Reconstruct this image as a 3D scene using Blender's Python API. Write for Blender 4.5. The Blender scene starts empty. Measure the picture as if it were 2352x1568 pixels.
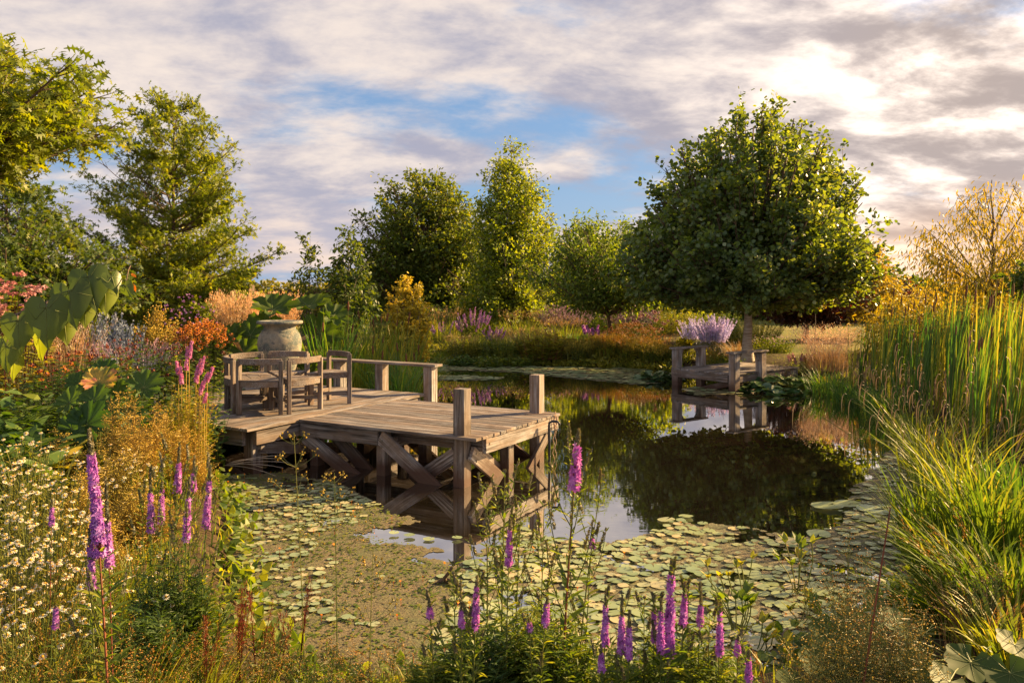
import bpy, math, random
import numpy as np
from mathutils import Vector, Matrix
R = math.radians
scene = bpy.context.scene
col = scene.collection
rng = np.random.default_rng(11)
random.seed(11)

# ------------------------------------------------------------------ camera
EYE, F, CX, HY = 2.12, 1829.0, 1176.0, 660.0
cam_d = bpy.data.cameras.new("camera"); cam = bpy.data.objects.new("camera", cam_d); col.objects.link(cam)
cam.location = (0, 0, EYE); cam.rotation_euler = (R(90), 0, 0)
cam_d.lens = 28.0; cam_d.sensor_width = 36.0; cam_d.shift_y = -124.0 / 2352
cam_d.clip_start = 0.05; cam_d.clip_end = 3000
scene.camera = cam

def G(px, py, z=0.0):
    """world point seen at (px, py) (2352 wide picture) on the level z"""
    d = py - HY
    return np.array([(px - CX) * (EYE - z) / d, F * (EYE - z) / d, z])
def at(px, py, Y):
    return np.array([(px - CX) / F * Y, Y, EYE - (py - HY) / F * Y])

# ------------------------------------------------------------------ light
SUN_AZ, SUN_EL = 65.0, 24.0          # azimuth measured from +Y (view) to +X (right)
sx = math.sin(R(SUN_AZ)) * math.cos(R(SUN_EL)); sy = math.cos(R(SUN_AZ)) * math.cos(R(SUN_EL)); sz = math.sin(R(SUN_EL))
sun_d = bpy.data.lights.new("sun", 'SUN'); sun = bpy.data.objects.new("sun", sun_d); col.objects.link(sun)
sun_d.energy = 5.0; sun_d.angle = R(0.6); sun_d.color = (1.0, 0.66, 0.30)
sun.location = (30, 15, 20)
sun.rotation_euler = Vector((sx, sy, sz)).to_track_quat('Z', 'Y').to_euler()

# ------------------------------------------------------------------ world
world = bpy.data.worlds.new("World"); scene.world = world; world.use_nodes = True
nt = world.node_tree; N = nt.nodes; L = nt.links
for n in list(N): N.remove(n)
def nd(t, **k):
    n = N.new(t)
    for a, b in k.items(): setattr(n, a, b)
    return n
def mth(op, a, b=None, c=None, clamp=False):
    n = N.new('ShaderNodeMath'); n.operation = op; n.use_clamp = clamp
    for i, v in enumerate((a, b, c)):
        if v is None: continue
        if isinstance(v, (int, float)): n.inputs[i].default_value = v
        else: L.new(v, n.inputs[i])
    return n.outputs[0]
def mixc(f, a, b):
    n = N.new('ShaderNodeMix'); n.data_type = 'RGBA'
    for i, v in ((0, f), (6, a), (7, b)):
        if isinstance(v, (int, float)): n.inputs[i].default_value = v
        elif isinstance(v, tuple): n.inputs[i].default_value = v + (1,)
        else: L.new(v, n.inputs[i])
    return n.outputs[2]
def ramp01(v, a, b):
    n = N.new('ShaderNodeMapRange'); n.interpolation_type = 'SMOOTHSTEP'
    L.new(v, n.inputs[0]); n.inputs[1].default_value = a; n.inputs[2].default_value = b
    return n.outputs[0]
out = nd('ShaderNodeOutputWorld'); bg = nd('ShaderNodeBackground'); L.new(bg.outputs[0], out.inputs[0])
sky = nd('ShaderNodeTexSky', sky_type='NISHITA'); sky.sun_disc = False
sky.sun_elevation = R(SUN_EL); sky.sun_rotation = R(SUN_AZ); sky.air_density = 1.0; sky.dust_density = 1.0; sky.ozone_density = 2.0
tc = nd('ShaderNodeTexCoord'); sep = nd('ShaderNodeSeparateXYZ'); L.new(tc.outputs['Generated'], sep.inputs[0])
X_, Y_, Z_ = sep.outputs
zc = mth('MAXIMUM', Z_, 0.0)
den = mth('ADD', zc, 0.26)
cu = mth('DIVIDE', X_, den); cv = mth('DIVIDE', Y_, den)
# cloud sheet seen in perspective, its bands turned
cmb = nd('ShaderNodeCombineXYZ'); L.new(cu, cmb.inputs[0]); L.new(cv, cmb.inputs[1])
def noise(vec, scale, detail, rough, dist, rot, sc, loc=(0, 0, 0)):
    mp = nd('ShaderNodeMapping'); L.new(vec, mp.inputs[0])
    mp.inputs['Rotation'].default_value = (0, 0, R(rot)); mp.inputs['Scale'].default_value = sc; mp.inputs['Location'].default_value = loc
    t = nd('ShaderNodeTexNoise'); L.new(mp.outputs[0], t.inputs['Vector'])
    t.inputs['Scale'].default_value = scale; t.inputs['Detail'].default_value = detail
    t.inputs['Roughness'].default_value = rough; t.inputs['Distortion'].default_value = dist
    return t.outputs['Fac']
n1 = noise(cmb.outputs[0], 1.05, 10, 0.60, 0.15, -25, (0.9, 1.2, 1), (13.3, 6.5, 2))
n2 = noise(cmb.outputs[0], 3.6, 11, 0.60, 0.15, -25, (0.9, 1.15, 1), (5.5, 9, 1))
n3 = noise(cmb.outputs[0], 0.8, 5, 0.5, 0.2, 30, (1, 1, 1), (0.3, 7.0, 5))
az_ = mth('DIVIDE', X_, mth('MAXIMUM', Y_, 0.05)); el_ = mth('DIVIDE', Z_, mth('MAXIMUM', Y_, 0.05))
gapd = mth('DIVIDE', mth('SUBTRACT', el_, mth('SUBTRACT', 0.198, mth('MULTIPLY', az_, 0.15))), 0.030)
gapm = mth('DIVIDE', 1.0, mth('ADD', 1.0, mth('MULTIPLY', gapd, gapd)))
gapm = mth('MULTIPLY', gapm, mth('SUBTRACT', 1.0, ramp01(mth('ABSOLUTE', mth('ADD', az_, 0.10)), 0.22, 0.42)))
gapd2 = mth('DIVIDE', mth('SUBTRACT', el_, 0.115), 0.022)
gapm2 = mth('MULTIPLY', mth('DIVIDE', 1.0, mth('ADD', 1.0, mth('MULTIPLY', gapd2, gapd2))), mth('SUBTRACT', 1.0, ramp01(az_, -0.3, 0.1)))
n1 = mth('SUBTRACT', n1, mth('MULTIPLY', mth('ADD', gapm, gapm2), 0.07))
cover = ramp01(n1, 0.33, 0.47)
tone = ramp01(mth('ADD', mth('MULTIPLY', n2, 0.72), mth('MULTIPLY', n3, 0.28)), 0.38, 0.62)
# nearness to the bright part of the sky (the veiled sun is out to the right)
gl = Vector((0.58, 1.0, 0.26)).normalized()
dp = nd('ShaderNodeVectorMath', operation='DOT_PRODUCT'); L.new(tc.outputs['Generated'], dp.inputs[0]); dp.inputs[1].default_value = gl
glow = mth('POWER', mth('MAXIMUM', dp.outputs['Value'], 0.0), 22.0)
glow2 = mth('POWER', mth('MAXIMUM', dp.outputs['Value'], 0.0), 45.0)
low = mth('SUBTRACT', 1.0, ramp01(Z_, 0.0, 0.16))
sk = nd('ShaderNodeVectorMath', operation='SCALE'); L.new(sky.outputs[0], sk.inputs[0]); sk.inputs['Scale'].default_value = 0.10
blue = mixc(0.55, sk.outputs[0], (0.20, 0.37, 0.66))
blue = mixc(mth('MULTIPLY', low, 0.55), blue, (0.36, 0.47, 0.64))
dark = mixc(low, (0.37, 0.37, 0.46), (0.48, 0.45, 0.51))
lite = mixc(low, (0.80, 0.69, 0.62), (0.80, 0.63, 0.54))
dark = mixc(glow, dark, (0.46, 0.38, 0.35))
lite = mixc(glow, lite, (1.0, 0.84, 0.70))
cl = mixc(tone, dark, lite)
boost = mth('ADD', 1.0, mth('MULTIPLY', mth('MULTIPLY', glow2, tone), 0.9))
skv = mixc(cover, blue, cl)
# peach band by the horizon under the bright side
pz = mth('SUBTRACT', 1.0, ramp01(Z_, 0.01, 0.13)); side = ramp01(X_, 0.25, 0.60)
skv = mixc(mth('MULTIPLY', mth('MULTIPLY', pz, side), 0.75), skv, (0.98, 0.56, 0.26))
back = ramp01(mth('MULTIPLY', Y_, -1.0), 0.0, 0.7)  # unseen sky behind the camera, brightened as added fill light
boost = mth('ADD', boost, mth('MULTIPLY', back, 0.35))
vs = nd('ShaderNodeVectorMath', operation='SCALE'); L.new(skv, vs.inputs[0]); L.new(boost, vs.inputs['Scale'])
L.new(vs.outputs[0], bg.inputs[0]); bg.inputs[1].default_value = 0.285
scene.view_settings.view_transform = 'Standard'; scene.view_settings.look = 'None'
scene.view_settings.exposure = 2.05; scene.view_settings.gamma = 1.0
scene.render.engine = 'CYCLES'
scene.cycles.max_bounces = 6; scene.cycles.transparent_max_bounces = 4
scene.cycles.use_denoising = True

# ------------------------------------------------------------------ materials
def newmat(name):
    m = bpy.data.materials.new(name); m.use_nodes = True
    t = m.node_tree
    for n in list(t.nodes): t.nodes.remove(n)
    o = t.nodes.new('ShaderNodeOutputMaterial')
    return m, t, o
class NB:
    def __init__(s, t): s.t = t
    def n(s, ty, ins=None, **k):
        q = s.t.nodes.new(ty)
        for a, b in k.items(): setattr(q, a, b)
        for a, b in (ins or {}).items(): s.set(q.inputs[a], b)
        return q
    def set(s, sock, v):
        if isinstance(v, bpy.types.NodeSocket): s.t.links.new(v, sock)
        elif isinstance(v, tuple) and len(v) == 3 and sock.type == 'RGBA': sock.default_value = v + (1,)
        else: sock.default_value = v
    def mix(s, f, a, b, mode='MIX'):
        q = s.t.nodes.new('ShaderNodeMix'); q.data_type = 'RGBA'; q.blend_type = mode
        s.set(q.inputs[0], f); s.set(q.inputs[6], a); s.set(q.inputs[7], b); return q.outputs[2]
    def rng(s, v, a, b, c=0.0, d=1.0):
        q = s.n('ShaderNodeMapRange', {0: v, 1: a, 2: b, 3: c, 4: d}); return q.outputs[0]
    def noise(s, vec, scale, detail=4, rough=.55, dist=0.0):
        q = s.n('ShaderNodeTexNoise', {'Scale': scale, 'Detail': detail, 'Roughness': rough, 'Distortion': dist})
        if vec is not None: s.t.links.new(vec, q.inputs['Vector'])
        return q.outputs['Fac']
    def map(s, vec, sc=(1, 1, 1), loc=(0, 0, 0)):
        q = s.n('ShaderNodeMapping', {'Scale': sc, 'Location': loc}); s.t.links.new(vec, q.inputs[0]); return q.outputs[0]

def leaf_mat(name, a, b, c=None, trans=0.42, rough=0.5, spec=0.35, tcol=None):
    """two or three leaf colours, one drawn per leaf"""
    m, t, o = newmat(name); B = NB(t)
    at_ = B.n('ShaderNodeAttribute', attribute_name='rnd')
    r = B.n('ShaderNodeValToRGB'); t.links.new(at_.outputs['Fac'], r.inputs[0])
    e = r.color_ramp.elements; e[0].color = a + (1,); e[1].color = b + (1,); e[1].position = 0.75 if c else 1.0
    if c: x = e.new(1.0); x.color = c + (1,)
    pos = B.n('ShaderNodeNewGeometry').outputs['Position']
    cl = B.noise(pos, 1.3, 2)
    c0 = B.mix(B.rng(cl, .3, .7, 0, 1), B.mix(1.0, r.outputs[0], (.78, .86, .85), 'MULTIPLY'), B.mix(1.0, r.outputs[0], (1.25, 1.12, .95), 'MULTIPLY'))
    if name == 'turning_leaf':
        ob_ = B.n('ShaderNodeTexCoord').outputs['Object']; c0 = B.mix(B.rng(B.noise(ob_, 9, 4), .42, .56), (.11, .14, .035), (.42, .30, .06)); c0 = B.mix(B.rng(B.noise(B.map(ob_, (1, 1, 1), (4, 2, 1)), 7, 4), .50, .60), c0, (.36, .13, .09))
    p = B.n('ShaderNodeBsdfPrincipled', {'Base Color': c0, 'Roughness': rough, 'Specular IOR Level': spec})
    tcl = B.mix(1.0, c0, tcol or (1.75, 1.62, 0.55), 'MULTIPLY')
    tr = B.n('ShaderNodeBsdfTranslucent', {'Color': tcl})
    mx = B.n('ShaderNodeMixShader', {0: trans}); t.links.new(p.outputs[0], mx.inputs[1]); t.links.new(tr.outputs[0], mx.inputs[2])
    t.links.new(mx.outputs[0], o.inputs[0]); return m

def wood_mat(name, axis=0, warm=0.0, dark=1.0, fs=1.0):
    m, t, o = newmat(name); B = NB(t)
    tcn = B.n('ShaderNodeTexCoord'); ob = tcn.outputs['Object']
    at_ = B.n('ShaderNodeAttribute', attribute_name='rnd').outputs['Fac']
    oi = B.n('ShaderNodeObjectInfo').outputs['Random']
    off = B.n('ShaderNodeMath', {0: at_, 1: oi}, operation='ADD').outputs[0]
    off = B.n('ShaderNodeMath', {0: off, 1: 37.0}, operation='MULTIPLY').outputs[0]
    cmbn = B.n('ShaderNodeCombineXYZ', {0: off, 1: off, 2: off}).outputs[0]
    vec = B.n('ShaderNodeVectorMath', {0: ob, 1: cmbn}, operation='ADD').outputs[0]
    s = [26.0 * fs] * 3; s[axis] = 1.2 * fs
    s2 = [9.0, 9.0, 9.0]; s2[axis] = 1.6
    g = B.noise(B.map(vec, tuple(s)), 1.6, 6, .6, .3)
    g2 = B.noise(B.map(vec, tuple(s2)), .8, 4, .6)
    big = B.noise(vec, 2.2, 5, .65, .5)
    fleck = B.noise(vec, 38.0, 3, .7)
    c = B.mix(B.rng(g, .38, .62), (.030, .026, .025), (.32, .30, .295))
    c = B.mix(B.rng(g2, .42, .68), c, (.20, .14, .10))
    c = B.mix(B.rng(big, .48, .68, 0, .8), c, (.095, .068, .05))
    c = B.mix(B.rng(fleck, .66, .74, 0, .55), c, (.50, .50, .46))
    c = B.mix(warm, c, (.33, .20, .11))
    tint = B.rng(at_, 0, 1, .60 * dark, 1.15 * dark)
    tv = B.n('ShaderNodeCombineXYZ', {0: tint, 1: tint, 2: tint}).outputs[0]
    c = B.mix(1.0, c, tv, 'MULTIPLY')
    # water stain: darker red-brown timber just over the water
    pz = B.n('ShaderNodeSeparateXYZ', {0: B.n('ShaderNodeNewGeometry').outputs['Position']}).outputs[2]
    wob = B.n('ShaderNodeMath', {0: big, 1: 0.22}, operation='MULTIPLY').outputs[0]
    pz2 = B.n('ShaderNodeMath', {0: pz, 1: wob}, operation='SUBTRACT').outputs[0]
    c = B.mix(B.rng(pz2, -.03, .17, .94, 0.0), c, (.055, .028, .018))
    bm = B.n('ShaderNodeBump', {'Strength': .55, 'Distance': .006, 'Height': g})
    p = B.n('ShaderNodeBsdfPrincipled', {'Base Color': c, 'Roughness': .78, 'Specular IOR Level': .3, 'Normal': bm.outputs[0]})
    t.links.new(p.outputs[0], o.inputs[0]); return m

def plain(name, a, b=None, rough=.7, scale=8, metal=0.0, bump=0.0):
    m, t, o = newmat(name); B = NB(t)
    ob = B.n('ShaderNodeTexCoord').outputs['Object']
    nn = B.noise(ob, scale, 5)
    c = B.mix(B.rng(nn, .35, .65), a, b or a)
    kw = {'Base Color': c, 'Roughness': rough, 'Metallic': metal, 'Specular IOR Level': .3}
    if bump: kw['Normal'] = B.n('ShaderNodeBump', {'Strength': bump, 'Distance': .02, 'Height': nn}).outputs[0]
    p = B.n('ShaderNodeBsdfPrincipled', kw); t.links.new(p.outputs[0], o.inputs[0]); return m

def bark_mat(name, a, b, hor=False):
    m, t, o = newmat(name); B = NB(t)
    ob = B.n('ShaderNodeTexCoord').outputs['Object']
    nn = B.noise(B.map(ob, (4, 4, 40) if hor else (18, 18, 3)), 1.2, 5, .6, .3)
    c = B.mix(B.rng(nn, .38, .62), a, b)
    bm = B.n('ShaderNodeBump', {'Strength': .6, 'Distance': .02, 'Height': nn})
    p = B.n('ShaderNodeBsdfPrincipled', {'Base Color': c, 'Roughness': .85, 'Normal': bm.outputs[0]})
    t.links.new(p.outputs[0], o.inputs[0]); return m

def stone_mat():
    m, t, o = newmat('lichen_stone'); B = NB(t)
    ob = B.n('ShaderNodeTexCoord').outputs['Object']
    a = B.noise(ob, 3.2, 8, .65, .6); b = B.noise(B.map(ob, (1, 1, 1), (5, 2, 9)), 6.0, 8, .7, .3); f = B.noise(ob, 45, 4, .7)
    c = B.mix(B.rng(a, .44, .56), (.20, .18, .135), (.075, .095, .090))
    c = B.mix(B.rng(b, .50, .60), c, (.24, .21, .15))
    c = B.mix(B.rng(B.noise(B.map(ob, (1, 1, 1), (1, 8, 3)), 9, 5), .60, .66), c, (.07, .075, .08))
    c = B.mix(B.rng(f, .55, .70, 0, .7), c, (.38, .37, .33))
    h = B.n('ShaderNodeMath', {0: b, 1: f}, operation='ADD').outputs[0]
    bm = B.n('ShaderNodeBump', {'Strength': .5, 'Distance': .015, 'Height': h})
    p = B.n('ShaderNodeBsdfPrincipled', {'Base Color': c, 'Roughness': .9, 'Normal': bm.outputs[0]})
    t.links.new(p.outputs[0], o.inputs[0]); return m

def water_mat():
    m, t, o = newmat('pond_water'); B = NB(t)
    pos = B.n('ShaderNodeNewGeometry').outputs['Position']
    rp = B.noise(B.map(pos, (1.6, 9, 1)), 1.5, 3, .5, .4)
    calm = B.rng(B.noise(B.map(pos, (.35, .22, 1), (3, 0, 0)), 1.0, 2), .42, .64, .10, 1.0)
    bm = B.n('ShaderNodeBump', {'Strength': calm, 'Distance': .0005, 'Height': rp})
    fr = B.n('ShaderNodeFresnel', {'IOR': 2.3, 'Normal': bm.outputs[0]})
    d = B.n('ShaderNodeBsdfDiffuse', {'Color': (.010, .008, .005)})
    g = B.n('ShaderNodeBsdfGlossy', {'Color': (1, 1, 1), 'Roughness': .0, 'Normal': bm.outputs[0]})
    fac = B.n('ShaderNodeMath', {0: fr.outputs[0], 1: .55, 2: .42}, operation='MULTIPLY_ADD'); mx = B.n('ShaderNodeMixShader', {0: fac.outputs[0]}); t.links.new(d.outputs[0], mx.inputs[1]); t.links.new(g.outputs[0], mx.inputs[2])
    t.links.new(mx.outputs[0], o.inputs[0]); return m

def ground_mat():
    m, t, o = newmat('garden_ground'); B = NB(t)
    pos = B.n('ShaderNodeNewGeometry').outputs['Position']; sp = B.n('ShaderNodeSeparateXYZ', {0: pos}).outputs
    a = B.noise(pos, .22, 5, .6); b = B.noise(pos, 9, 5, .7)
    g = B.mix(B.rng(a, .42, .60), (.075, .095, .022), (.19, .155, .055))
    g = B.mix(B.rng(b, .35, .68, 0, .7), g, (.13, .13, .035))
    s = B.mix(B.rng(b, .4, .6), (.030, .020, .012), (.065, .045, .025))
    far = B.rng(sp[1], 17.0, 22.0); rt = B.rng(sp[0], 5.5, 7.5)
    k = B.n('ShaderNodeMath', {0: far, 1: rt}, operation='MULTIPLY').outputs[0]
    far2 = B.rng(sp[1], 28.0, 34.0)
    k = B.n('ShaderNodeMath', {0: k, 1: far2}, operation='MAXIMUM').outputs[0]
    c = B.mix(k, s, g)
    bm = B.n('ShaderNodeBump', {'Strength': .7, 'Distance': .04, 'Height': b})
    p = B.n('ShaderNodeBsdfPrincipled', {'Base Color': c, 'Roughness': .95, 'Normal': bm.outputs[0], 'Specular IOR Level': .1})
    t.links.new(p.outputs[0], o.inputs[0]); return m

def scum_mat():
    m, t, o = newmat('duckweed_scum'); B = NB(t)
    pos = B.n('ShaderNodeNewGeometry').outputs['Position']
    a = B.noise(pos, 2.6, 8, .75); b = B.noise(pos, 70, 4, .75); c_ = B.noise(pos, 17, 6, .75)
    c = B.mix(B.rng(a, .35, .65), (.130, .100, .052), (.075, .092, .028))
    c = B.mix(B.rng(b, .40, .62), B.mix(1.0, c, (.55, .5, .5), 'MULTIPLY'), B.mix(1.0, c, (1.5, 1.4, 1.3), 'MULTIPLY'))
    c = B.mix(B.rng(c_, .54, .66, 0, .85), c, (.035, .032, .014))
    bm = B.n('ShaderNodeBump', {'Strength': .8, 'Distance': .01, 'Height': b})
    p = B.n('ShaderNodeBsdfPrincipled', {'Base Color': c, 'Roughness': .7, 'Normal': bm.outputs[0]})
    t.links.new(p.outputs[0], o.inputs[0]); return m

MT = {}
MT['lime'] = leaf_mat('lime_leaf', (.045, .090, .034), (.105, .17, .065), (.24, .31, .18), .46, .38, .5, tcol=(2.9, 2.2, .2))
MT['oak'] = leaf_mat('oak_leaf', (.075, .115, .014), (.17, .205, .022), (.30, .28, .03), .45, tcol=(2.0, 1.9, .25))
MT['darkoak'] = leaf_mat('dark_oak_leaf', (.035, .070, .018), (.085, .13, .028), (.17, .19, .03), .4, tcol=(2.2, 1.9, .3))  # darker green leaf colour, shared by several dark leaved trees
MT['birch'] = leaf_mat('birch_leaf', (.085, .14, .018), (.18, .24, .025), (.30, .31, .03), .45, tcol=(2.2, 1.9, .25))
MT['broad'] = leaf_mat('broad_leaf', (.055, .095, .020), (.12, .175, .030), (.24, .25, .04), .42, tcol=(2.2, 1.8, .3))
MT['cherry'] = leaf_mat('cherry_leaf', (.060, .11, .025), (.13, .185, .035), (.24, .26, .045), .45, tcol=(2.0, 1.9, .3))
MT['gold'] = leaf_mat('golden_leaf', (.34, .27, .02), (.48, .39, .035), (.56, .46, .05), .40, tcol=(1.4, 1.2, .5))
MT['yellow'] = leaf_mat('yellow_leaf', (.20, .18, .03), (.34, .28, .04), (.42, .33, .05), .42, tcol=(1.6, 1.3, .4))
MT['purple'] = leaf_mat('purple_beech_leaf', (.030, .014, .012), (.06, .022, .016), (.12, .05, .02), .30, tcol=(2.2, 1.0, .4))
MT['willow'] = leaf_mat('willow_leaf', (.20, .21, .022), (.32, .30, .03), (.42, .35, .04), .40, tcol=(1.7, 1.25, .35))
MT['hedge'] = leaf_mat('hedge_leaf', (.10, .12, .015), (.22, .21, .025), (.34, .28, .03), .3)
MT['herb'] = leaf_mat('herb_leaf', (.055, .10, .016), (.13, .18, .028), (.24, .24, .035), .45, tcol=(2.0, 1.9, .3))
MT['herbdark'] = leaf_mat('dark_herb_leaf', (.030, .068, .018), (.075, .125, .028), None, .4, tcol=(2.0, 1.9, .3))
MT['yherb'] = leaf_mat('yellow_herb_leaf', (.12, .15, .02), (.24, .24, .03), (.36, .29, .04), .42, tcol=(1.7, 1.6, .35))
MT['grass'] = leaf_mat('grass_blade', (.085, .14, .018), (.19, .22, .028), (.36, .30, .05), .45)
MT['reed'] = leaf_mat('reed_blade', (.030, .082, .020), (.065, .14, .028), (.15, .19, .030), .42, tcol=(2.0, 2.1, .35))
MT['ygrass'] = leaf_mat('yellow_grass_blade', (.075, .12, .016), (.17, .21, .026), (.34, .28, .05), .45, tcol=(1.7, 1.75, .35))
MT['straw'] = leaf_mat('straw', (.26, .17, .08), (.42, .29, .15), None, .3, tcol=(1.2, 1, .6))
MT['pinkgrass'] = leaf_mat('pink_grass_plume', (.46, .38, .30), (.58, .50, .42), None, .35, tcol=(1.3, .95, .7))
MT['orangegrass'] = leaf_mat('orange_grass_plume', (.50, .36, .22), (.62, .47, .31), None, .35, tcol=(1.3, .95, .6))
MT['droop'] = leaf_mat('drooping_seed_spike', (.22, .15, .09), (.36, .25, .15), None, .2)
MT['gunnera'] = leaf_mat('gunnera_leaf', (.045, .085, .016), (.08, .13, .02), None, .5, .6, .25, tcol=(1.9, 1.8, .25))
MT['sedge'] = leaf_mat('sedge_blade', (.050, .10, .014), (.10, .16, .020), (.18, .20, .03), .42, .65, .12)
MT['vein'] = leaf_mat('leaf_vein', (.16, .20, .06), (.20, .24, .08), None, .2)
MT['bronze'] = leaf_mat('bronze_seed', (.30, .17, .03), (.42, .24, .05), None, .3, tcol=(1.3, 1, .5))
MT['goldseed'] = leaf_mat('gold_panicle', (.40, .31, .04), (.54, .42, .06), None, .35, tcol=(1.3, 1.1, .5))
MT['magenta'] = leaf_mat('loosestrife_flower', (.38, .10, .48), (.52, .20, .62), (.66, .38, .76), .35, tcol=(1.3, 1, 1.3))
MT['pinkspike'] = leaf_mat('pink_loosestrife_flower', (.46, .13, .36), (.60, .24, .50), None, .3, tcol=(1.2, 1, 1.1))
MT['bud'] = leaf_mat('spike_bud', (.085, .095, .055), (.16, .14, .085), None, .2)
MT['white'] = leaf_mat('daisy_petal', (.72, .68, .58), (.82, .79, .70), None, .25, tcol=(1, 1, .9))
MT['disc'] = leaf_mat('daisy_disc', (.52, .26, .02), (.62, .34, .03), None, .1)
MT['redhead'] = leaf_mat('dark_red_flower', (.045, .006, .007), (.085, .010, .010), (.17, .035, .010), .25, tcol=(1.2, 1, 1))
MT['orange'] = leaf_mat('orange_flower', (.70, .20, .008), (.78, .28, .012), (.80, .38, .02), .25, tcol=(1.2, 1, .6))
MT['lilac'] = leaf_mat('lilac_flower', (.48, .48, .92), (.70, .68, .98), None, .25, tcol=(1.2, 1.0, 1.2))
MT['farpurple'] = leaf_mat('distant_purple_flower', (.22, .08, .30), (.34, .18, .46), None, .25, tcol=(1.2, 1, 1.1))
MT['butterleaf'] = leaf_mat('butterbur_leaf', (.030, .062, .014), (.060, .095, .018), (.12, .14, .025), .35, .6, .25, tcol=(1.8, 1.8, .3))
MT['bluegrey'] = leaf_mat('blue_grey_flower', (.13, .17, .28), (.21, .25, .38), None, .25, tcol=(1.1, 1, 1))
MT['mauve'] = leaf_mat('mauve_flower', (.28, .16, .24), (.42, .26, .34), None, .25, tcol=(1.2, 1, 1))
MT['rose'] = leaf_mat('rose_flower', (.36, .15, .19), (.46, .26, .27), None, .25, tcol=(1.2, 1, 1))
MT['rustdock'] = leaf_mat('rust_seed', (.10, .022, .012), (.22, .05, .022), None, .2, tcol=(1.2, 1, 1))
MT['cattail'] = plain('cattail_head', (.085, .030, .014), (.14, .055, .025), .9, 30)
MT['stem'] = leaf_mat('green_stem', (.07, .10, .02), (.14, .15, .04), None, .1)
MT['redstem'] = leaf_mat('red_stem', (.12, .035, .025), (.20, .07, .04), None, .1)
MT['goldstem'] = leaf_mat('gold_stem', (.28, .20, .04), (.40, .28, .06), None, .1)
MT['pad'] = leaf_mat('lily_pad', (.17, .225, .11), (.27, .32, .17), (.42, .35, .20), .08, .34, .6, tcol=(1, 1, .6))
MT['darkpad'] = leaf_mat('dark_lily_pad', (.020, .060, .022), (.050, .10, .032), (.10, .12, .03), .12, .30, .6)
MT['bigleaf'] = leaf_mat('big_leaf', (.030, .075, .022), (.07, .13, .03), (.13, .18, .03), .35, .6, .25, tcol=(2.0, 1.9, .3))
MT['autumnleaf'] = leaf_mat('turning_leaf', (.26, .13, .05), (.32, .12, .07), (.22, .20, .04), .35)
MT['heart'] = leaf_mat('heart_leaf', (.050, .085, .014), (.10, .145, .018), (.17, .22, .025), .36, .42, .4, tcol=(1.8, 1.8, .3))
MT['litter'] = leaf_mat('bank_litter', (.10, .07, .03), (.18, .12, .05), None, .2)
MT['woodx'] = wood_mat('weathered_oak_along_x', 0)
MT['woody'] = wood_mat('weathered_oak_along_y', 1)
MT['woodz'] = wood_mat('weathered_oak_along_z', 2)
MT['chairx'] = wood_mat('chair_wood_x', 0, .10, .85, 2.0)
MT['chairz'] = wood_mat('chair_wood_z', 2, .10, .85, 2.0)
MT['bark'] = bark_mat('grey_bark', (.09, .07, .055), (.20, .17, .14))
MT['limebark'] = bark_mat('pale_ringed_bark', (.24, .19, .15), (.46, .40, .34), True)
MT['brownbark'] = bark_mat('brown_bark', (.06, .038, .024), (.13, .085, .05))
MT['twig'] = bark_mat('golden_twig', (.11, .07, .03), (.18, .12, .05))
MT['stone'] = stone_mat()
MT['water'] = water_mat()
MT['ground'] = ground_mat()
MT['scum'] = scum_mat()
MT['black'] = plain('black_rubber', (.012, .014, .018), (.025, .028, .035), .45)
MT['rope'] = plain('old_rope', (.26, .17, .11), (.36, .25, .17), .9, 60)
MT['bolt'] = plain('bolt_steel', (.12, .11, .10), (.25, .23, .2), .5, 60, .7)

# ------------------------------------------------------------------ mesh builder
class MB:
    def __init__(s): s.v = []; s.f = []; s.r = []; s.m = []; s.n = 0
    def add(s, V, Fc, rnd=None, mi=0):
        V = np.asarray(V, dtype=np.float32).reshape(-1, 3); Fc = np.asarray(Fc, dtype=np.int64)
        s.v.append(V); s.f.append(Fc + s.n)
        s.r.append(np.full(len(Fc), .5) if rnd is None else np.broadcast_to(np.asarray(rnd, dtype=np.float32), (len(Fc),)))
        s.m.append(np.full(len(Fc), mi)); s.n += len(V)
        return s
    def mesh(s, name, mats, smooth=False):
        me = bpy.data.meshes.new(name)
        if s.n:
            V = np.concatenate(s.v); me.vertices.add(len(V)); me.vertices.foreach_set('co', V.ravel().astype(np.float32))
            lv = np.concatenate([f.ravel() for f in s.f]); sizes = np.concatenate([np.full(len(f), f.shape[1]) for f in s.f])
            me.loops.add(len(lv)); me.loops.foreach_set('vertex_index', lv.astype(np.int32))
            me.polygons.add(len(sizes)); me.polygons.foreach_set('loop_start', np.concatenate([[0], np.cumsum(sizes)[:-1]]).astype(np.int32))
            me.polygons.foreach_set('material_index', np.concatenate(s.m).astype(np.int32))
            me.polygons.foreach_set('use_smooth', np.full(len(sizes), smooth))
            a = me.attributes.new('rnd', 'FLOAT', 'FACE'); a.data.foreach_set('value', np.concatenate(s.r).astype(np.float32))
            me.update(calc_edges=True)
        for q in (mats if isinstance(mats, (list, tuple)) else [mats]): me.materials.append(MT[q] if isinstance(q, str) else q)
        return me
    def obj(s, name, mats, parent=None, smooth=False, loc=None):
        o = bpy.data.objects.new(name, s.mesh(name, mats, smooth)); col.objects.link(o)
        if parent is not None: o.parent = parent
        if loc is not None: o.location = [float(q) for q in loc]
        return o

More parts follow.
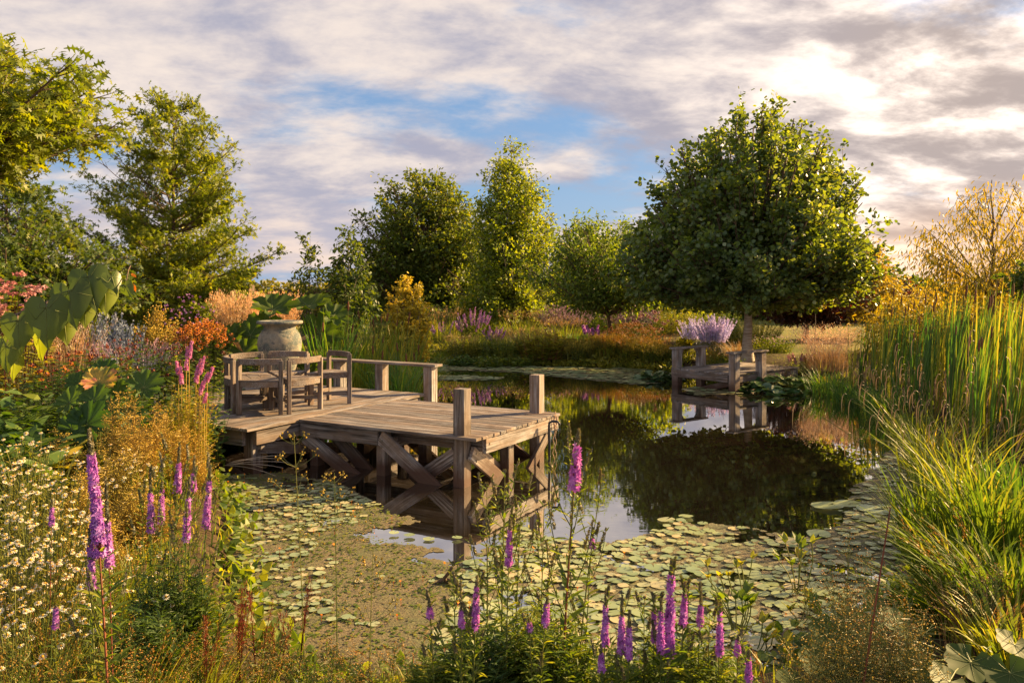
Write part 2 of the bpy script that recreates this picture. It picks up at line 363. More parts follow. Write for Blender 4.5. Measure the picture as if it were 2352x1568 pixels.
def tag(o, label=None, cat=None, group=None, kind=None):
    if label: o['label'] = label
    if cat: o['category'] = cat
    if group: o['group'] = group
    if kind: o['kind'] = kind
    return o
def empty(name, loc=(0, 0, 0), rz=0.0, label=None, cat=None, group=None):
    o = bpy.data.objects.new(name, None); col.objects.link(o); o.location = [float(q) for q in loc]; o.rotation_euler = (0, 0, rz)
    o.empty_display_size = .2
    return tag(o, label, cat, group)
def copy_tree(o, parent=None):
    c = o.copy(); col.objects.link(c); c.parent = parent
    for ch in list(o.children): copy_tree(ch, c)
    return c

def nrm(a): return a / np.maximum(np.linalg.norm(a, axis=-1, keepdims=True), 1e-9)
def uni(a, b, n=None): return rng.uniform(a, b, n)
def rdir(n):
    return nrm(rng.normal(size=(n, 3)))

# ---- leaf templates: lie in XY, length along +X, unit length
def T_quad(w=.5, bend=.12): return np.array([(0, 0, 0), (.45, w / 2, bend), (1, 0, 0), (.45, -w / 2, bend)]), np.array([[0, 3, 2, 1]])
def T_leaf(w=.55): return np.array([(0, 0, 0), (.3, w * .46, .06), (.68, w * .36, .03), (1, 0, -.08), (.68, -w * .36, .03), (.3, -w * .46, .06)]), np.array([[0, 5, 4, 3, 2, 1]])
def T_round():
    p = [(0, 0), (.08, .32), (.38, .48), (.72, .38), (1.02, 0), (.72, -.38), (.38, -.48), (.08, -.32)]
    return np.array([(x, y, .10 * math.cos(3 * x) * (1 if y == 0 else -.2)) for x, y in p]), np.array([[7, 6, 5, 4, 3, 2, 1, 0]])
def T_oak():
    h = [(.0, .03), (.22, .06), (.30, .30), (.38, .08), (.50, .10), (.66, .42), (.68, .10), (.80, .10), (.88, .26), (.90, .06)]
    p = h + [(1.05, 0)] + [(x, -y) for x, y in h[::-1]]
    V = np.array([(x, y, .05 * math.sin(5 * x) - .35 * abs(y) ** 1.5) for x, y in p])
    return V, np.array([list(range(len(p)))[::-1]])
def T_star(n=5, r=.45):
    p = []
    for i in range(2 * n):
        a = math.pi * i / n; q = 1.0 if i % 2 == 0 else r
        p.append((math.cos(a) * q, math.sin(a) * q, .18 * q))
    return np.array(p), np.array([list(range(2 * n))])
def T_daisy(n=11):
    V = []; Fc = []
    for i in range(n):
        a = 2 * math.pi * i / n; da = .20; k = len(V)
        V += [(math.cos(a) * .25, math.sin(a) * .25, .02), (math.cos(a - da) * .75, math.sin(a - da) * .75, 0), (math.cos(a) * 1.0, math.sin(a), -.16), (math.cos(a + da) * .75, math.sin(a + da) * .75, 0)]
        Fc.append([k, k + 1, k + 2, k + 3])
    return np.array(V), np.array(Fc)
def T_dome(n=8, r=.36, h=.34):
    V = [(math.cos(2 * math.pi * i / n) * r, math.sin(2 * math.pi * i / n) * r, 0) for i in range(n)]
    V += [(math.cos(2 * math.pi * i / n) * r * .7, math.sin(2 * math.pi * i / n) * r * .7, h * .75) for i in range(n)] + [(0, 0, h)]
    q = [[i, (i + 1) % n, n + (i + 1) % n, n + i] for i in range(n)]
    t = [[n + i, n + (i + 1) % n, 2 * n, 2 * n] for i in range(n)]
    return np.array(V), np.array(q), np.array([x[:3] for x in t])
def T_blob():
    V = np.array([(1, 0, 0), (-1, 0, 0), (0, 1, 0), (0, -1, 0), (0, 0, 1), (0, 0, -1)]) * .5
    Fc = [(0, 2, 4), (2, 1, 4), (1, 3, 4), (3, 0, 4), (2, 0, 5), (1, 2, 5), (3, 1, 5), (0, 3, 5)]
    return V, np.array(Fc)
def T_lobed(lobes=9, ruf=.10, notch=.35, depth=.22, cup=.22, seg=3):
    if lobes == 8: depth = .10; cup = .14; ruf = .012
    if lobes == 9: depth = .26; ruf = .05
    """a big palmate leaf, fan of rings, stalk joined near the notch"""
    n = lobes * 6; ang = np.linspace(notch, 2 * math.pi - notch, n + 1)
    rings = np.linspace(0.0, 1.0, seg + 1)[1:]
    V = [(0, 0, 0)]
    for r in rings:
        for i, a in enumerate(ang):
            lob = 1 - depth * r * (abs(math.sin((i / n) * lobes * math.pi)) ** .6 * -1 + 1)
            rr = r * lob * (1 - .15 * math.cos(a)) * (1 + ((.05 if i % 2 else -.05) if lobes != 8 else .012 * math.sin(i * 2.3)) * r + .05 * math.sin(5 * a + lobes))
            V.append((-rr * math.cos(a), rr * math.sin(a), cup * r * r + ruf * r * r * math.cos(2 * math.pi * lobes * i / n) ))
    V = np.array(V) * .5; m = n + 1
    tri = np.array([[0, 1 + i, 2 + i] for i in range(n)])
    quad = np.array([[1 + k * m + i, 1 + (k + 1) * m + i, 2 + (k + 1) * m + i, 2 + k * m + i] for k in range(seg - 1) for i in range(n)])
    return V, tri, quad

def frames(d, up, roll=None):
    """rotation matrices with x along d, z near up"""
    d = nrm(np.asarray(d, float)); up = np.asarray(up, float)
    y = nrm(np.cross(up, d)); z = np.cross(d, y)
    if roll is not None:
        c = np.cos(roll)[:, None]; s_ = np.sin(roll)[:, None]; y, z = y * c + z * s_, z * c - y * s_
    return np.stack([d, y, z], axis=2)
def stamp(mb, tpl, P, M3, S, rnd=None, mi=0):
    V, *Fs = tpl; n = len(P)
    if n == 0: return
    S = np.broadcast_to(np.asarray(S, float), (n,)) if np.ndim(S) < 2 else S
    VV = np.einsum('nij,kj->nki', M3, V)
    VV = VV * (S[:, None, None] if S.ndim == 1 else S[:, None, :]) + P[:, None, :]
    if rnd is None: rnd = rng.random(n)
    k = len(V); base = mb.n
    offs = (np.arange(n) * k)
    first = True
    for Fc in Fs:
        FF = (Fc[None] + offs[:, None, None]).reshape(-1, Fc.shape[1])
        rr = np.repeat(rnd, len(Fc))
        if first: mb.add(VV.reshape(-1, 3), FF, rr, mi); first = False
        else:
            mb.f.append(FF + base); mb.r.append(rr); mb.m.append(np.full(len(FF), mi))

def tubes(mb, P, rad, sides=4, rnd=None, cap=False, mi=0):
    """P (n,s,3) polylines, rad (n,s)"""
    P = np.asarray(P, float); n, s_, _ = P.shape; rad = np.broadcast_to(rad, (n, s_))
    tan = np.gradient(P, axis=1); tan = nrm(tan)
    ref = np.zeros_like(tan); ref[..., 0] = 1; ref[np.abs(tan[..., 0]) > .9] = (0, 1, 0)
    a = nrm(np.cross(tan, ref)); b = np.cross(tan, a)
    th = np.arange(sides) * 2 * math.pi / sides
    V = P[:, :, None] + rad[:, :, None, None] * (a[:, :, None] * np.cos(th)[None, None, :, None] + b[:, :, None] * np.sin(th)[None, None, :, None])
    i = np.arange(s_ - 1)[:, None] * sides; j = np.arange(sides)[None]
    q = np.stack([i + j, i + (j + 1) % sides, i + sides + (j + 1) % sides, i + sides + j], -1).reshape(-1, 4)
    FF = (q[None] + (np.arange(n) * s_ * sides)[:, None, None]).reshape(-1, 4)
    if rnd is None: rnd = rng.random(n)
    mb.add(V.reshape(-1, 3), FF, np.repeat(rnd, len(q)), mi)
    if cap:
        base = mb.n - n * s_ * sides
        e = (np.arange(sides)[None] + (np.arange(n) * s_ * sides + (s_ - 1) * sides)[:, None]) + base
        mb.f.append(e); mb.r.append(rnd); mb.m.append(np.zeros(n, int))
        e0 = (np.arange(sides)[::-1][None] + (np.arange(n) * s_ * sides)[:, None]) + base
        mb.f.append(e0); mb.r.append(rnd); mb.m.append(np.zeros(n, int))
def bez(a, c, b, s_):
    t = np.linspace(0, 1, s_)[None, :, None]
    return a[:, None] * (1 - t) ** 2 + c[:, None] * 2 * t * (1 - t) + b[:, None] * t * t
def ribbons(mb, P, side, w, rnd=None):
    """P (n,s,3), side (n,3), w (n,s) full widths; slight V fold left out"""
    n, s_, _ = P.shape; w = np.broadcast_to(w, (n, s_))
    A = P + side[:, None] * w[..., None] / 2; B_ = P - side[:, None] * w[..., None] / 2
    V = np.stack([A, B_], 2).reshape(n, s_ * 2, 3)
    i = np.arange(s_ - 1) * 2
    q = np.stack([i, i + 1, i + 3, i + 2], -1)
    FF = (q[None] + (np.arange(n) * s_ * 2)[:, None, None]).reshape(-1, 4)
    if rnd is None: rnd = rng.random(n)
    mb.add(V.reshape(-1, 3), FF, np.repeat(rnd, len(q)))
def blades(mb, base, H, lean, az, width, seg=5, droop=.0, rnd=None, face=None):
    """grass or reed blades: base (n,3), H, lean (horizontal reach), az, width"""
    n = len(base); t = np.linspace(0, 1, seg + 1)[None]
    H = np.broadcast_to(H, (n,))[:, None]; lean = np.broadcast_to(lean, (n,))[:, None]; droop = np.broadcast_to(droop, (n,))[:, None]
    width = np.broadcast_to(width, (n,))[:, None]
    hx = lean * t ** 1.9
    P = np.stack([base[:, 0:1] + hx * np.cos(az)[:, None], base[:, 1:2] + hx * np.sin(az)[:, None], base[:, 2:3] + H * (t - droop * t ** 3)], -1)
    fa = az + math.pi / 2 + uni(-.7, .7, n) if face is None else face
    side = np.stack([np.cos(fa), np.sin(fa), np.zeros(n)], -1)
    ribbons(mb, P, side, width * np.clip(np.minimum(1.0, .55 + 2 * t) * (1 - t ** 3) + .04, 0, 1), rnd)
    return P

def box(mb, x0, x1, y0, y1, z0, z1, rnd=.5, ch=0.0):
    V = [(x, y, z) for z in (z0, z1) for x, y in ((x0, y0), (x1, y0), (x1, y1), (x0, y1))]
    mb.add(V, [[0, 3, 2, 1], [4, 5, 6, 7], [0, 1, 5, 4], [1, 2, 6, 5], [2, 3, 7, 6], [3, 0, 4, 7]], rnd)
def bevel(o, w=.004, seg=2):
    m = o.modifiers.new('bevel', 'BEVEL'); m.width = w; m.segments = seg; m.limit_method = 'ANGLE'; return o
def beam(name, parent, p0, p1, w, h, mat='woodx', roll=0.0, rnd=None, bev=.004, ext=0.0):
    """a squared timber from p0 to p1 (parent space), w across, h high, grain along it"""
    p0 = Vector([float(q) for q in p0]); p1 = Vector([float(q) for q in p1]); d = p1 - p0; Ln = d.length
    mb = MB(); box(mb, 0, Ln, -w / 2, w / 2, -h / 2, h / 2, uni(0, 1) if rnd is None else rnd)
    o = mb.obj(name, mat, parent)
    x = d.normalized(); up = Vector((0, 0, 1)) if abs(x.z) < .99 else Vector((0, 1, 0))
    y = up.cross(x).normalized(); z = x.cross(y)
    o.matrix_local = Matrix.Translation(p0) @ Matrix((x, y, z)).transposed().to_4x4() @ Matrix.Rotation(roll, 4, 'X')
    return bevel(o, bev)

# ------------------------------------------------------------------ terrain and pond
POND = np.array([(-2.3, 22.2), (-.4, 22.0), (1.5, 21.7), (3.2, 21.0), (4.3, 20.0), (5.2, 19.2), (6.0, 18.2), (6.5, 16.8), (6.35, 15.0), (6.4, 13.2),
                 (5.9, 11.6), (5.2, 10.0), (4.5, 8.5), (3.9, 7.3), (3.2, 6.1), (2.5, 5.1), (1.7, 4.45), (.8, 4.12), (-.3, 4.05), (-1.1, 4.2), (-1.65, 4.9), (-2.1, 6.0),
                 (-2.5, 7.2), (-3.1, 8.4), (-3.8, 9.6), (-4.5, 11.0), (-4.4, 12.6), (-3.6, 13.4), (-3.5, 15.0), (-3.8, 17.2), (-3.5, 19.6), (-3.0, 21.4)])
def sdist(x, y, poly=POND):
    """signed distance to a polygon, negative inside"""
    x = np.asarray(x, float); y = np.asarray(y, float); d = np.full(x.shape, 1e9); ins = np.zeros(x.shape, bool)
    for i in range(len(poly)):
        x0, y0 = poly[i]; x1, y1 = poly[(i + 1) % len(poly)]
        ex, ey = x1 - x0, y1 - y0; t = np.clip(((x - x0) * ex + (y - y0) * ey) / (ex * ex + ey * ey), 0, 1)
        d = np.minimum(d, np.hypot(x - x0 - t * ex, y - y0 - t * ey))
        c = ((y0 > y) != (y1 > y)) & (x < (x1 - x0) * (y - y0) / (y1 - y0 + 1e-12) + x0); ins ^= c
    return np.where(ins, -d, d)
def gz(x, y):
    x = np.asarray(x, float); y = np.asarray(y, float); d = sdist(x, y)
    w = .05 * np.sin(1.9 * x + .7 * y) + .04 * np.sin(2.6 * y - 1.1 * x)
    z = np.where(d < 0, np.maximum(d * .8, -.7), .38 * (1 - np.exp(-d / .42)))
    far = np.clip((np.hypot(x, y) - 40) / 60, 0, 1)
    return z + np.clip(d, 0, 1) * w * .6 * (1 - far) + 0.0
def gpt(x, y): return (x, y, float(gz(np.array([x]), np.array([y]))[0]))
def axis_pts(a, b, fine, far, k=1.22):
    m = list(np.arange(a, b + 1e-6, fine)); s_ = fine; lo = a; hi = b; L_, H_ = [], []
    while hi < far: s_ *= k; hi += s_; H_.append(hi)
    s_ = fine
    while lo > -far: s_ *= k; lo -= s_; L_.append(lo)
    return np.array(L_[::-1] + m + H_)
xs = axis_pts(-9, 11, .16, 700); ys = axis_pts(0, 26, .16, 900)
GX, GY = np.meshgrid(xs, ys); GZ = gz(GX, GY)
nx, ny = len(xs), len(ys)
ii = (np.arange(ny - 1)[:, None] * nx + np.arange(nx - 1)[None]).ravel()
gm = MB(); gm.add(np.stack([GX, GY, GZ], -1).reshape(-1, 3), np.stack([ii, ii + 1, ii + nx + 1, ii + nx], -1))
tag(gm.obj('ground', 'ground', smooth=True), kind='structure')
wm = MB(); cxp, cyp = 1.0, 12.0
pw = POND + nrm(POND - np.array([cxp, cyp])) * .25
wm.add([(x, y, 0.0) for x, y in pw], [list(range(len(pw)))[::-1]])
tag(wm.obj('water', 'water'), kind='structure')

def poly_px(pts): return np.array([G(x, y)[:2] for x, y in pts])
def inside(P, poly): return sdist(P[:, 0], P[:, 1], poly)
SC_A = poly_px([(470, 1092), (640, 1084), (760, 1112), (870, 1160), (940, 1196), (900, 1213), (820, 1226), (1000, 1262), (950, 1283), (1085, 1312), (1085, 1400), (1000, 1600), (540, 1620), (470, 1250)])
SC_B = poly_px([(960, 838), (1250, 842), (1490, 848), (1490, 884), (1300, 866), (1180, 855), (1100, 850), (990, 853)])
SC_B2 = poly_px([(990, 862), (1080, 864), (1160, 868), (1130, 873), (990, 874)])
SC_C = poly_px([(1070, 1300), (1200, 1215), (1290, 1243), (1400, 1250), (1470, 1236), (1550, 1196), (1700, 1212), (1840, 1243), (1900, 1215), (1990, 1100), (2080, 1010), (2160, 1050), (2200, 1300), (1950, 1500), (1700, 1620), (960, 1620)])
SC_D = poly_px([(1560, 893), (1640, 884), (1690, 893), (1700, 905), (1600, 908)])
# the floating scum is made of small ragged patches
def hash_noise(x, y, s_, seed=0):
    v = np.zeros_like(x); a = 1.0; tot = 0
    for o in range(4):
        k = s_ * 2 ** o
        v += a * (np.sin(k * x * 1.3 + 2.1 * np.sin(k * y * .9 + seed)) * np.sin(k * y * 1.17 + 1.7 * np.sin(k * x * .8 + seed * 2 + o))); tot += a; a *= .6
    return v / tot
def scum(poly, cell, thr, edge):
    x0, y0 = poly.min(0); x1, y1 = poly.max(0); gx = np.arange(x0 - .3, x1 + .3, cell); gy = np.arange(y0 - .3, y1 + .3, cell)
    X, Y = np.meshgrid(gx, gy); d = sdist(X, Y, poly); nn = hash_noise(X, Y, 2.2, 1.3)
    keep = (d + edge * nn < 0) & (nn > thr) & (sdist(X, Y) < .12)
    X = X[keep] + uni(-.3, .3, keep.sum()) * cell; Y = Y[keep] + uni(-.3, .3, keep.sum()) * cell; n = len(X)
    V = np.array([(math.cos(a) * r, math.sin(a) * r, 0) for a, r in zip(np.arange(6) * math.pi / 3, (1, .8, 1.1, .9, 1.05, .85))])
    mb_s.v  # noqa
    a = uni(0, 6.28, n); M3 = frames(np.stack([np.cos(a), np.sin(a), 0 * a], -1), np.tile((0, 0, 1.), (n, 1)))
    stamp(mb_s, (V, np.array([[0, 1, 2, 3, 4, 5]])), np.stack([X, Y, .003 + uni(0, .002, n)], -1), M3, cell * .85)
mb_s = MB()
scum(SC_A, .035, -.42, .22); scum(SC_B, .09, -.45, .35); scum(SC_B2, .08, -.2, .3); scum(SC_C, .04, -.35, .25); scum(SC_D, .06, -.3, .2)
tag(mb_s.obj('duckweed', 'scum'), 'brownish green duckweed scum floating on the pond', 'duckweed', kind='stuff')

# lily pads
def pad_mesh(name, mat, n=13, notch=.16, wav=.03):
    a = np.linspace(notch, 2 * math.pi - notch, n); r = 1 + uni(-.04, .04, n)
    V = [(0, 0, 0)] + [(math.cos(q) * w, math.sin(q) * w, wav * math.sin(3 * q + 1) + .02) for q, w in zip(a, r)]
    return np.array(V) * .5, np.array([[0] + list(range(1, n + 1))])
PADS = [pad_mesh('lily_pad', 'pad') for _ in range(5)]
def scatter(poly, n, ok=None):
    x0, y0 = poly.min(0); x1, y1 = poly.max(0); P = np.stack([uni(x0, x1, n * 4), uni(y0, y1, n * 4)], -1)
    k = (sdist(P[:, 0], P[:, 1], poly) < 0) & (sdist(P[:, 0], P[:, 1]) < -.02); P = P[k]
    if ok is not None: P = P[ok(P)]
    return P[:n]
def spaced(P, S, f=.55):
    keep = []; 
    for i in range(len(P)):
        if all((P[i, 0] - P[j, 0]) ** 2 + (P[i, 1] - P[j, 1]) ** 2 > (f * (S[i] + S[j]) / 2) ** 2 for j in keep): keep.append(i)
    return np.array(keep)
PC = scatter(SC_C, 4600); PC = PC[(PC[:, 1] < 5.8) | (rng.random(len(PC)) < .25) | (PC[:, 0] < 1.6)]; SCs = uni(.045, .15, len(PC)) * (1 - .25 * (PC[:, 1] > 6)); k = spaced(PC, SCs, .74); PC, SCs = PC[k], SCs[k]
PA = scatter(SC_A, 1500, lambda P: hash_noise(P[:, 0], P[:, 1], 1.1, 3) + .5 * hash_noise(P[:, 0], P[:, 1], 5, 8) > -.05 + .25 * (P[:, 0] + 1.8)); SA = uni(.035, .10, len(PA)); k = spaced(PA, SA, .8); PA, SA = PA[k][:640], SA[k][:640]
PE = np.array([G(x, y)[:2] for x, y in ((1900, 1165), (1945, 1160), (2000, 1172), (2060, 1180), (1985, 1195), (2110, 1165), (1530, 1195), (1575, 1188), (1880, 1230), (1810, 1245), (1345, 1252), (1390, 1262), (985, 1240), (1050, 1238), (1085, 1296), (905, 1228), (940, 1233))]); SE = np.array([.30, .26, .26, .24, .22, .30, .16, .14, .2, .2, .13, .15, .10, .09, .15, .09, .1])
allP = np.concatenate([PE, PC, PA]); allS = np.concatenate([SE, SCs, SA])
near = np.argsort(-(allS / allP[:, 1]) ** 1.0); near_i, rest_i = near[:300], near[300:]
pmesh = []
for q in range(10):
    m_ = MB(); t_ = PADS[q % 5]; m_.add(t_[0], t_[1], [q / 10 + .03]); pmesh.append(m_.mesh('lily_pad', 'pad'))
for n_, i in enumerate(near_i):
    o = bpy.data.objects.new('lily_pad', pmesh[int(rng.integers(0, 9)) if rng.random() < .85 else 9]); col.objects.link(o)
    o.location = (float(allP[i, 0]), float(allP[i, 1]), float(.008 + .016 * rng.random())); o.scale = (float(allS[i]),) * 3
    o.rotation_euler = (float(uni(-.09, .09)), float(uni(-.09, .09)), float(uni(0, 6.28)))
    if i < 6: lb_, gp_ = 'large pale lily pad on the open water left of the yellow green sedge', 'large lily pads by the right hand sedge'
    elif i < len(PE): lb_, gp_ = 'small lily pad floating apart from the others at the edge of the dark open water', 'stray lily pads on open water'
    elif i < len(PE) + len(PC): lb_, gp_ = 'small pale green lily pad in the crowded sheet of pads behind the purple spikes', 'crowded lily pads of the near water'
    else: lb_, gp_ = 'small lily pad lying on the brown green scum in front of the jetty', 'lily pads on the scum by the jetty'
    tag(o, lb_, 'lily pad', gp_)
mbp = MB(); rp_ = allP[rest_i]; rs_ = allS[rest_i]
PB = np.concatenate([scatter(SC_B, 700), scatter(SC_B2, 120), scatter(SC_D, 25)]); rp_ = np.concatenate([rp_, PB]); rs_ = np.concatenate([rs_, uni(.10, .2, len(PB))])
a = uni(0, 6.28, len(rp_)); up = nrm(np.stack([uni(-.06, .06, len(a)), uni(-.06, .06, len(a)), np.ones(len(a))], -1))
stamp(mbp, PADS[0], np.concatenate([rp_, uni(.008, .024, len(a))[:, None]], 1), frames(np.stack([np.cos(a), np.sin(a), 0 * a], -1), up), rs_)
tag(mbp.obj('lily_pads', 'pad'), 'mass of tiny pale lily pads along the far shore and between the larger pads', 'lily pads', kind='stuff')

# ------------------------------------------------------------------ the big jetty
JA = np.array([-2.548, 9.475]); JV = np.array([.872, -.49]); JU = np.array([.49, .872]); DZ = .55
def jl(a, b): return JA + a * JV + b * JU
jet = empty('wooden_jetty', (JA[0], JA[1], 0), math.atan2(JV[1], JV[0]), 'large weathered timber jetty on braced posts with chairs and a stone urn on it', 'jetty')
def planks(name, par, x0, x1, y0, y1, z, along, bw, mat, th=.032):
    mb = MB(); lo, hi = (y0, y1) if along == 'x' else (x0, x1); p = lo
    while p < hi - .01:
        w = min(bw * uni(.93, 1.07), hi - p); dz = uni(-.002, .002); e0, e1 = uni(-.008, .008, 2)
        if along == 'x': box(mb, x0 + e0, x1 + e1, p + .005, p + w - .005, z - th + dz, z + dz, rng.random())
        else: box(mb, p + .005, p + w - .005, y0 + e0, y1 + e1, z - th + dz, z + dz, rng.random())
        p += w
    o = mb.obj(name, mat, par); return bevel(o, .003, 1)
planks('platform_decking', jet, .012, 2.5, 0, 2.0, DZ, 'x', .125, 'woodx')
planks('decking', jet, -4.3, 0.0, -.76, 2.62, DZ + .004, 'y', .13, 'woody')
# fascia and joists
beam('fascia_beam', jet, (.02, .045, DZ - .118), (1.18, .045, DZ - .118), .05, .16)
beam('fascia_beam', jet, (2.455, .23, DZ - .118), (2.455, 1.98, DZ - .118), .05, .16)
beam('fascia_beam', jet, (-4.2, -.70, DZ - .118), (-.13, -.70, DZ - .118), .05, .17)
beam('fascia_beam', jet, (-4.2, 2.55, DZ - .118), (-.1, 2.55, DZ - .118), .05, .16)
beam('joist', jet, (-.05, -.62, DZ - .125), (-.05, 2.5, DZ - .125), .06, .15, bev=.003)
for bb in (.30, .95, 1.90): beam('joist', jet, (.1, bb, DZ - .12), (2.42, bb, DZ - .12), .06, .14)
beam('joist', jet, (1.25, .1, DZ - .19), (1.25, 1.95, DZ - .19), .06, .12)
for aa in (-1.2, -2.5): beam('joist', jet, (aa, -.6, DZ - .12), (aa, 2.5, DZ - .12), .06, .15)
# posts
PW = .14
def post(par, a, b, z0, z1, w=PW, name='post'):
    return beam(name, par, (a, b, z0), (a, b, z1), w, w, bev=.006)
post(jet, 2.23, .145, -.6, DZ + .49, name='tall_post')
post(jet, 2.23, 1.87, -.6, DZ + .475, name='tall_post')
for a_, b_ in ((1.17, .15), (.16, .16), (2.32, .95), (1.17, 1.85), (.16, 1.85), (2.38, 1.60), (1.17, .95), (.2, .95)):
    post(jet, a_, b_, -.6, DZ - .04, .12)
for a_, b_ in ((-.19, -.51), (-.19, .5), (-1.4, -.5), (-2.6, -.5), (-1.4, 1.0), (-.19, 1.7), (-2.6, 1.0), (-1.4, 2.4)):
    post(jet, a_, b_, -.6, DZ - .045, .15)
# braces on the near face
def brace(p0, p1, w=.16, th=.045, par=jet):
    return beam('brace', par, p0, p1, th, w, 'woodx')
brace((.06, .055, DZ - .20), (.96, .055, -.12)); brace((1.20, .055, DZ - .10), (2.12, .055, -.16), .17)
brace((2.12, .20, .32), (1.45, .20, -.12)); brace((.25, .30, .40), (.9, .30, -.1))
brace((2.335, .16, .36), (2.335, .80, -.06), .15); brace((2.44, 1.80, DZ - .2), (2.44, 1.15, -.12), .12)
brace((2.25, .30, .40), (2.25, 1.15, -.15), .13); brace((1.3, 1.0, DZ - .1), (2.2, 1.0, -.1)); brace((.3, 1.80, -.05), (1.1, 1.80, DZ - .1)); brace((1.3, 1.80, DZ - .1), (2.2, 1.80, -.1))
brace((-1.45, -.60, DZ - .2), (-.22, -.60, -.10), .17); brace((-.10, -.50, .30), (-.10, .8, .06), .14)
brace((-.32, .55, -.05), (-1.3, .55, .42), .13); brace((-.10, 1.6, -.05), (-.10, .6, .42), .12)
for (a_, b_, z_, ax) in ((.10, .03, DZ - .22, 1), (.14, .03, DZ - .29, 1), (1.24, .03, DZ - .14, 1), (1.24, .03, DZ - .21, 1), (-.16, -.728, DZ - .07, 1), (-.16, -.728, DZ - .15, 1), (2.36, .23, .34, 0), (2.36, .23, .26, 0), (2.482, .30, DZ - .10, 0), (2.482, 1.9, DZ - .1, 0), (-.074, -.42, .30, 0), (-.074, -.42, .23, 0)):
    d_ = np.array([(0, -1, 0)]) if ax == 1 else np.array([(1., 0, 0)])
    bm_ = MB(); tubes(bm_, np.array([[(a_, b_, z_), np.array((a_, b_, z_)) + d_[0] * .008]]), .011, 6, cap=True); bm_.obj('bolt', 'bolt', jet)
# rail behind
for a_ in (.03, -.88, -1.72, -2.9): post(jet, a_, 2.68, -.3, DZ + .40, .15, 'rail_post')
beam('rail', jet, (-3.4, 2.68, DZ + .42), (.18, 2.68, DZ + .42), .20, .035)

# rope and black pipe at the far corner
cp = jl(2.50, 1.80)
def coil(center, n, r, hgt, rad, ph=0, par=None):
    pts = []
    for i in range(n * 10):
        t = i / (n * 10 - 1); a = t * n * 2 * math.pi + ph
        pts.append((center[0] + r * math.cos(a) * JU[0] + .012 * math.cos(3 * a) + .02, center[1] + r * math.cos(a) * JU[1], center[2] + hgt * math.sin(a) + .02 * math.sin(2.3 * a)))
    return np.array(pts)
rope = empty('rope', (cp[0], cp[1], DZ), 0, 'thin brown rope looped over the large jetty corner, trailing to the water', 'rope')
rm = MB(); P_ = coil((0.0, 0, -.08), 4, .03, .10, .005)
tubes(rm, P_[None], .005, 5); 
tail = np.array([(0.0, 0, -.14), (.02, 0, -.2), (-.01, -.01, -.3), (.01, .0, -.38), (-.015, 0, -.47), (.01, 0, -.54), (.0, 0, -.6)])
tubes(rm, tail[None], .005, 5); tubes(rm, (tail * (1, 1, .9) + (.025, 0, .01))[None], .004, 5)
rm.obj('loops', 'rope', rope, True)
lm_ = MB(); q = np.array([(0, 0, .012), (-.04, -.02, .012), (-.15, .01, .01), (-.25, -.005, .01), (-.36, .04, .012)]); tubes(lm_, q[None], .006, 5); lm_.obj('loose_end', 'rope', rope, True)
pp = at(1262, 975, 9.55)
pipe = MB(); a = np.array([(.12, 0, -.03), (.115, 0, .0), (.09, 0, .015), (.03, 0, .017), (.0, 0, .0), (-.005, 0, -.05), (0, 0, -.3), (0, 0, -.75)])
tubes(pipe, a[None], .016, 10, cap=True)
tag(pipe.obj('water_pipe', 'black', None, True, (pp[0], pp[1], .50)), 'black bent pipe rising from the water beside the large jetty', 'pipe')

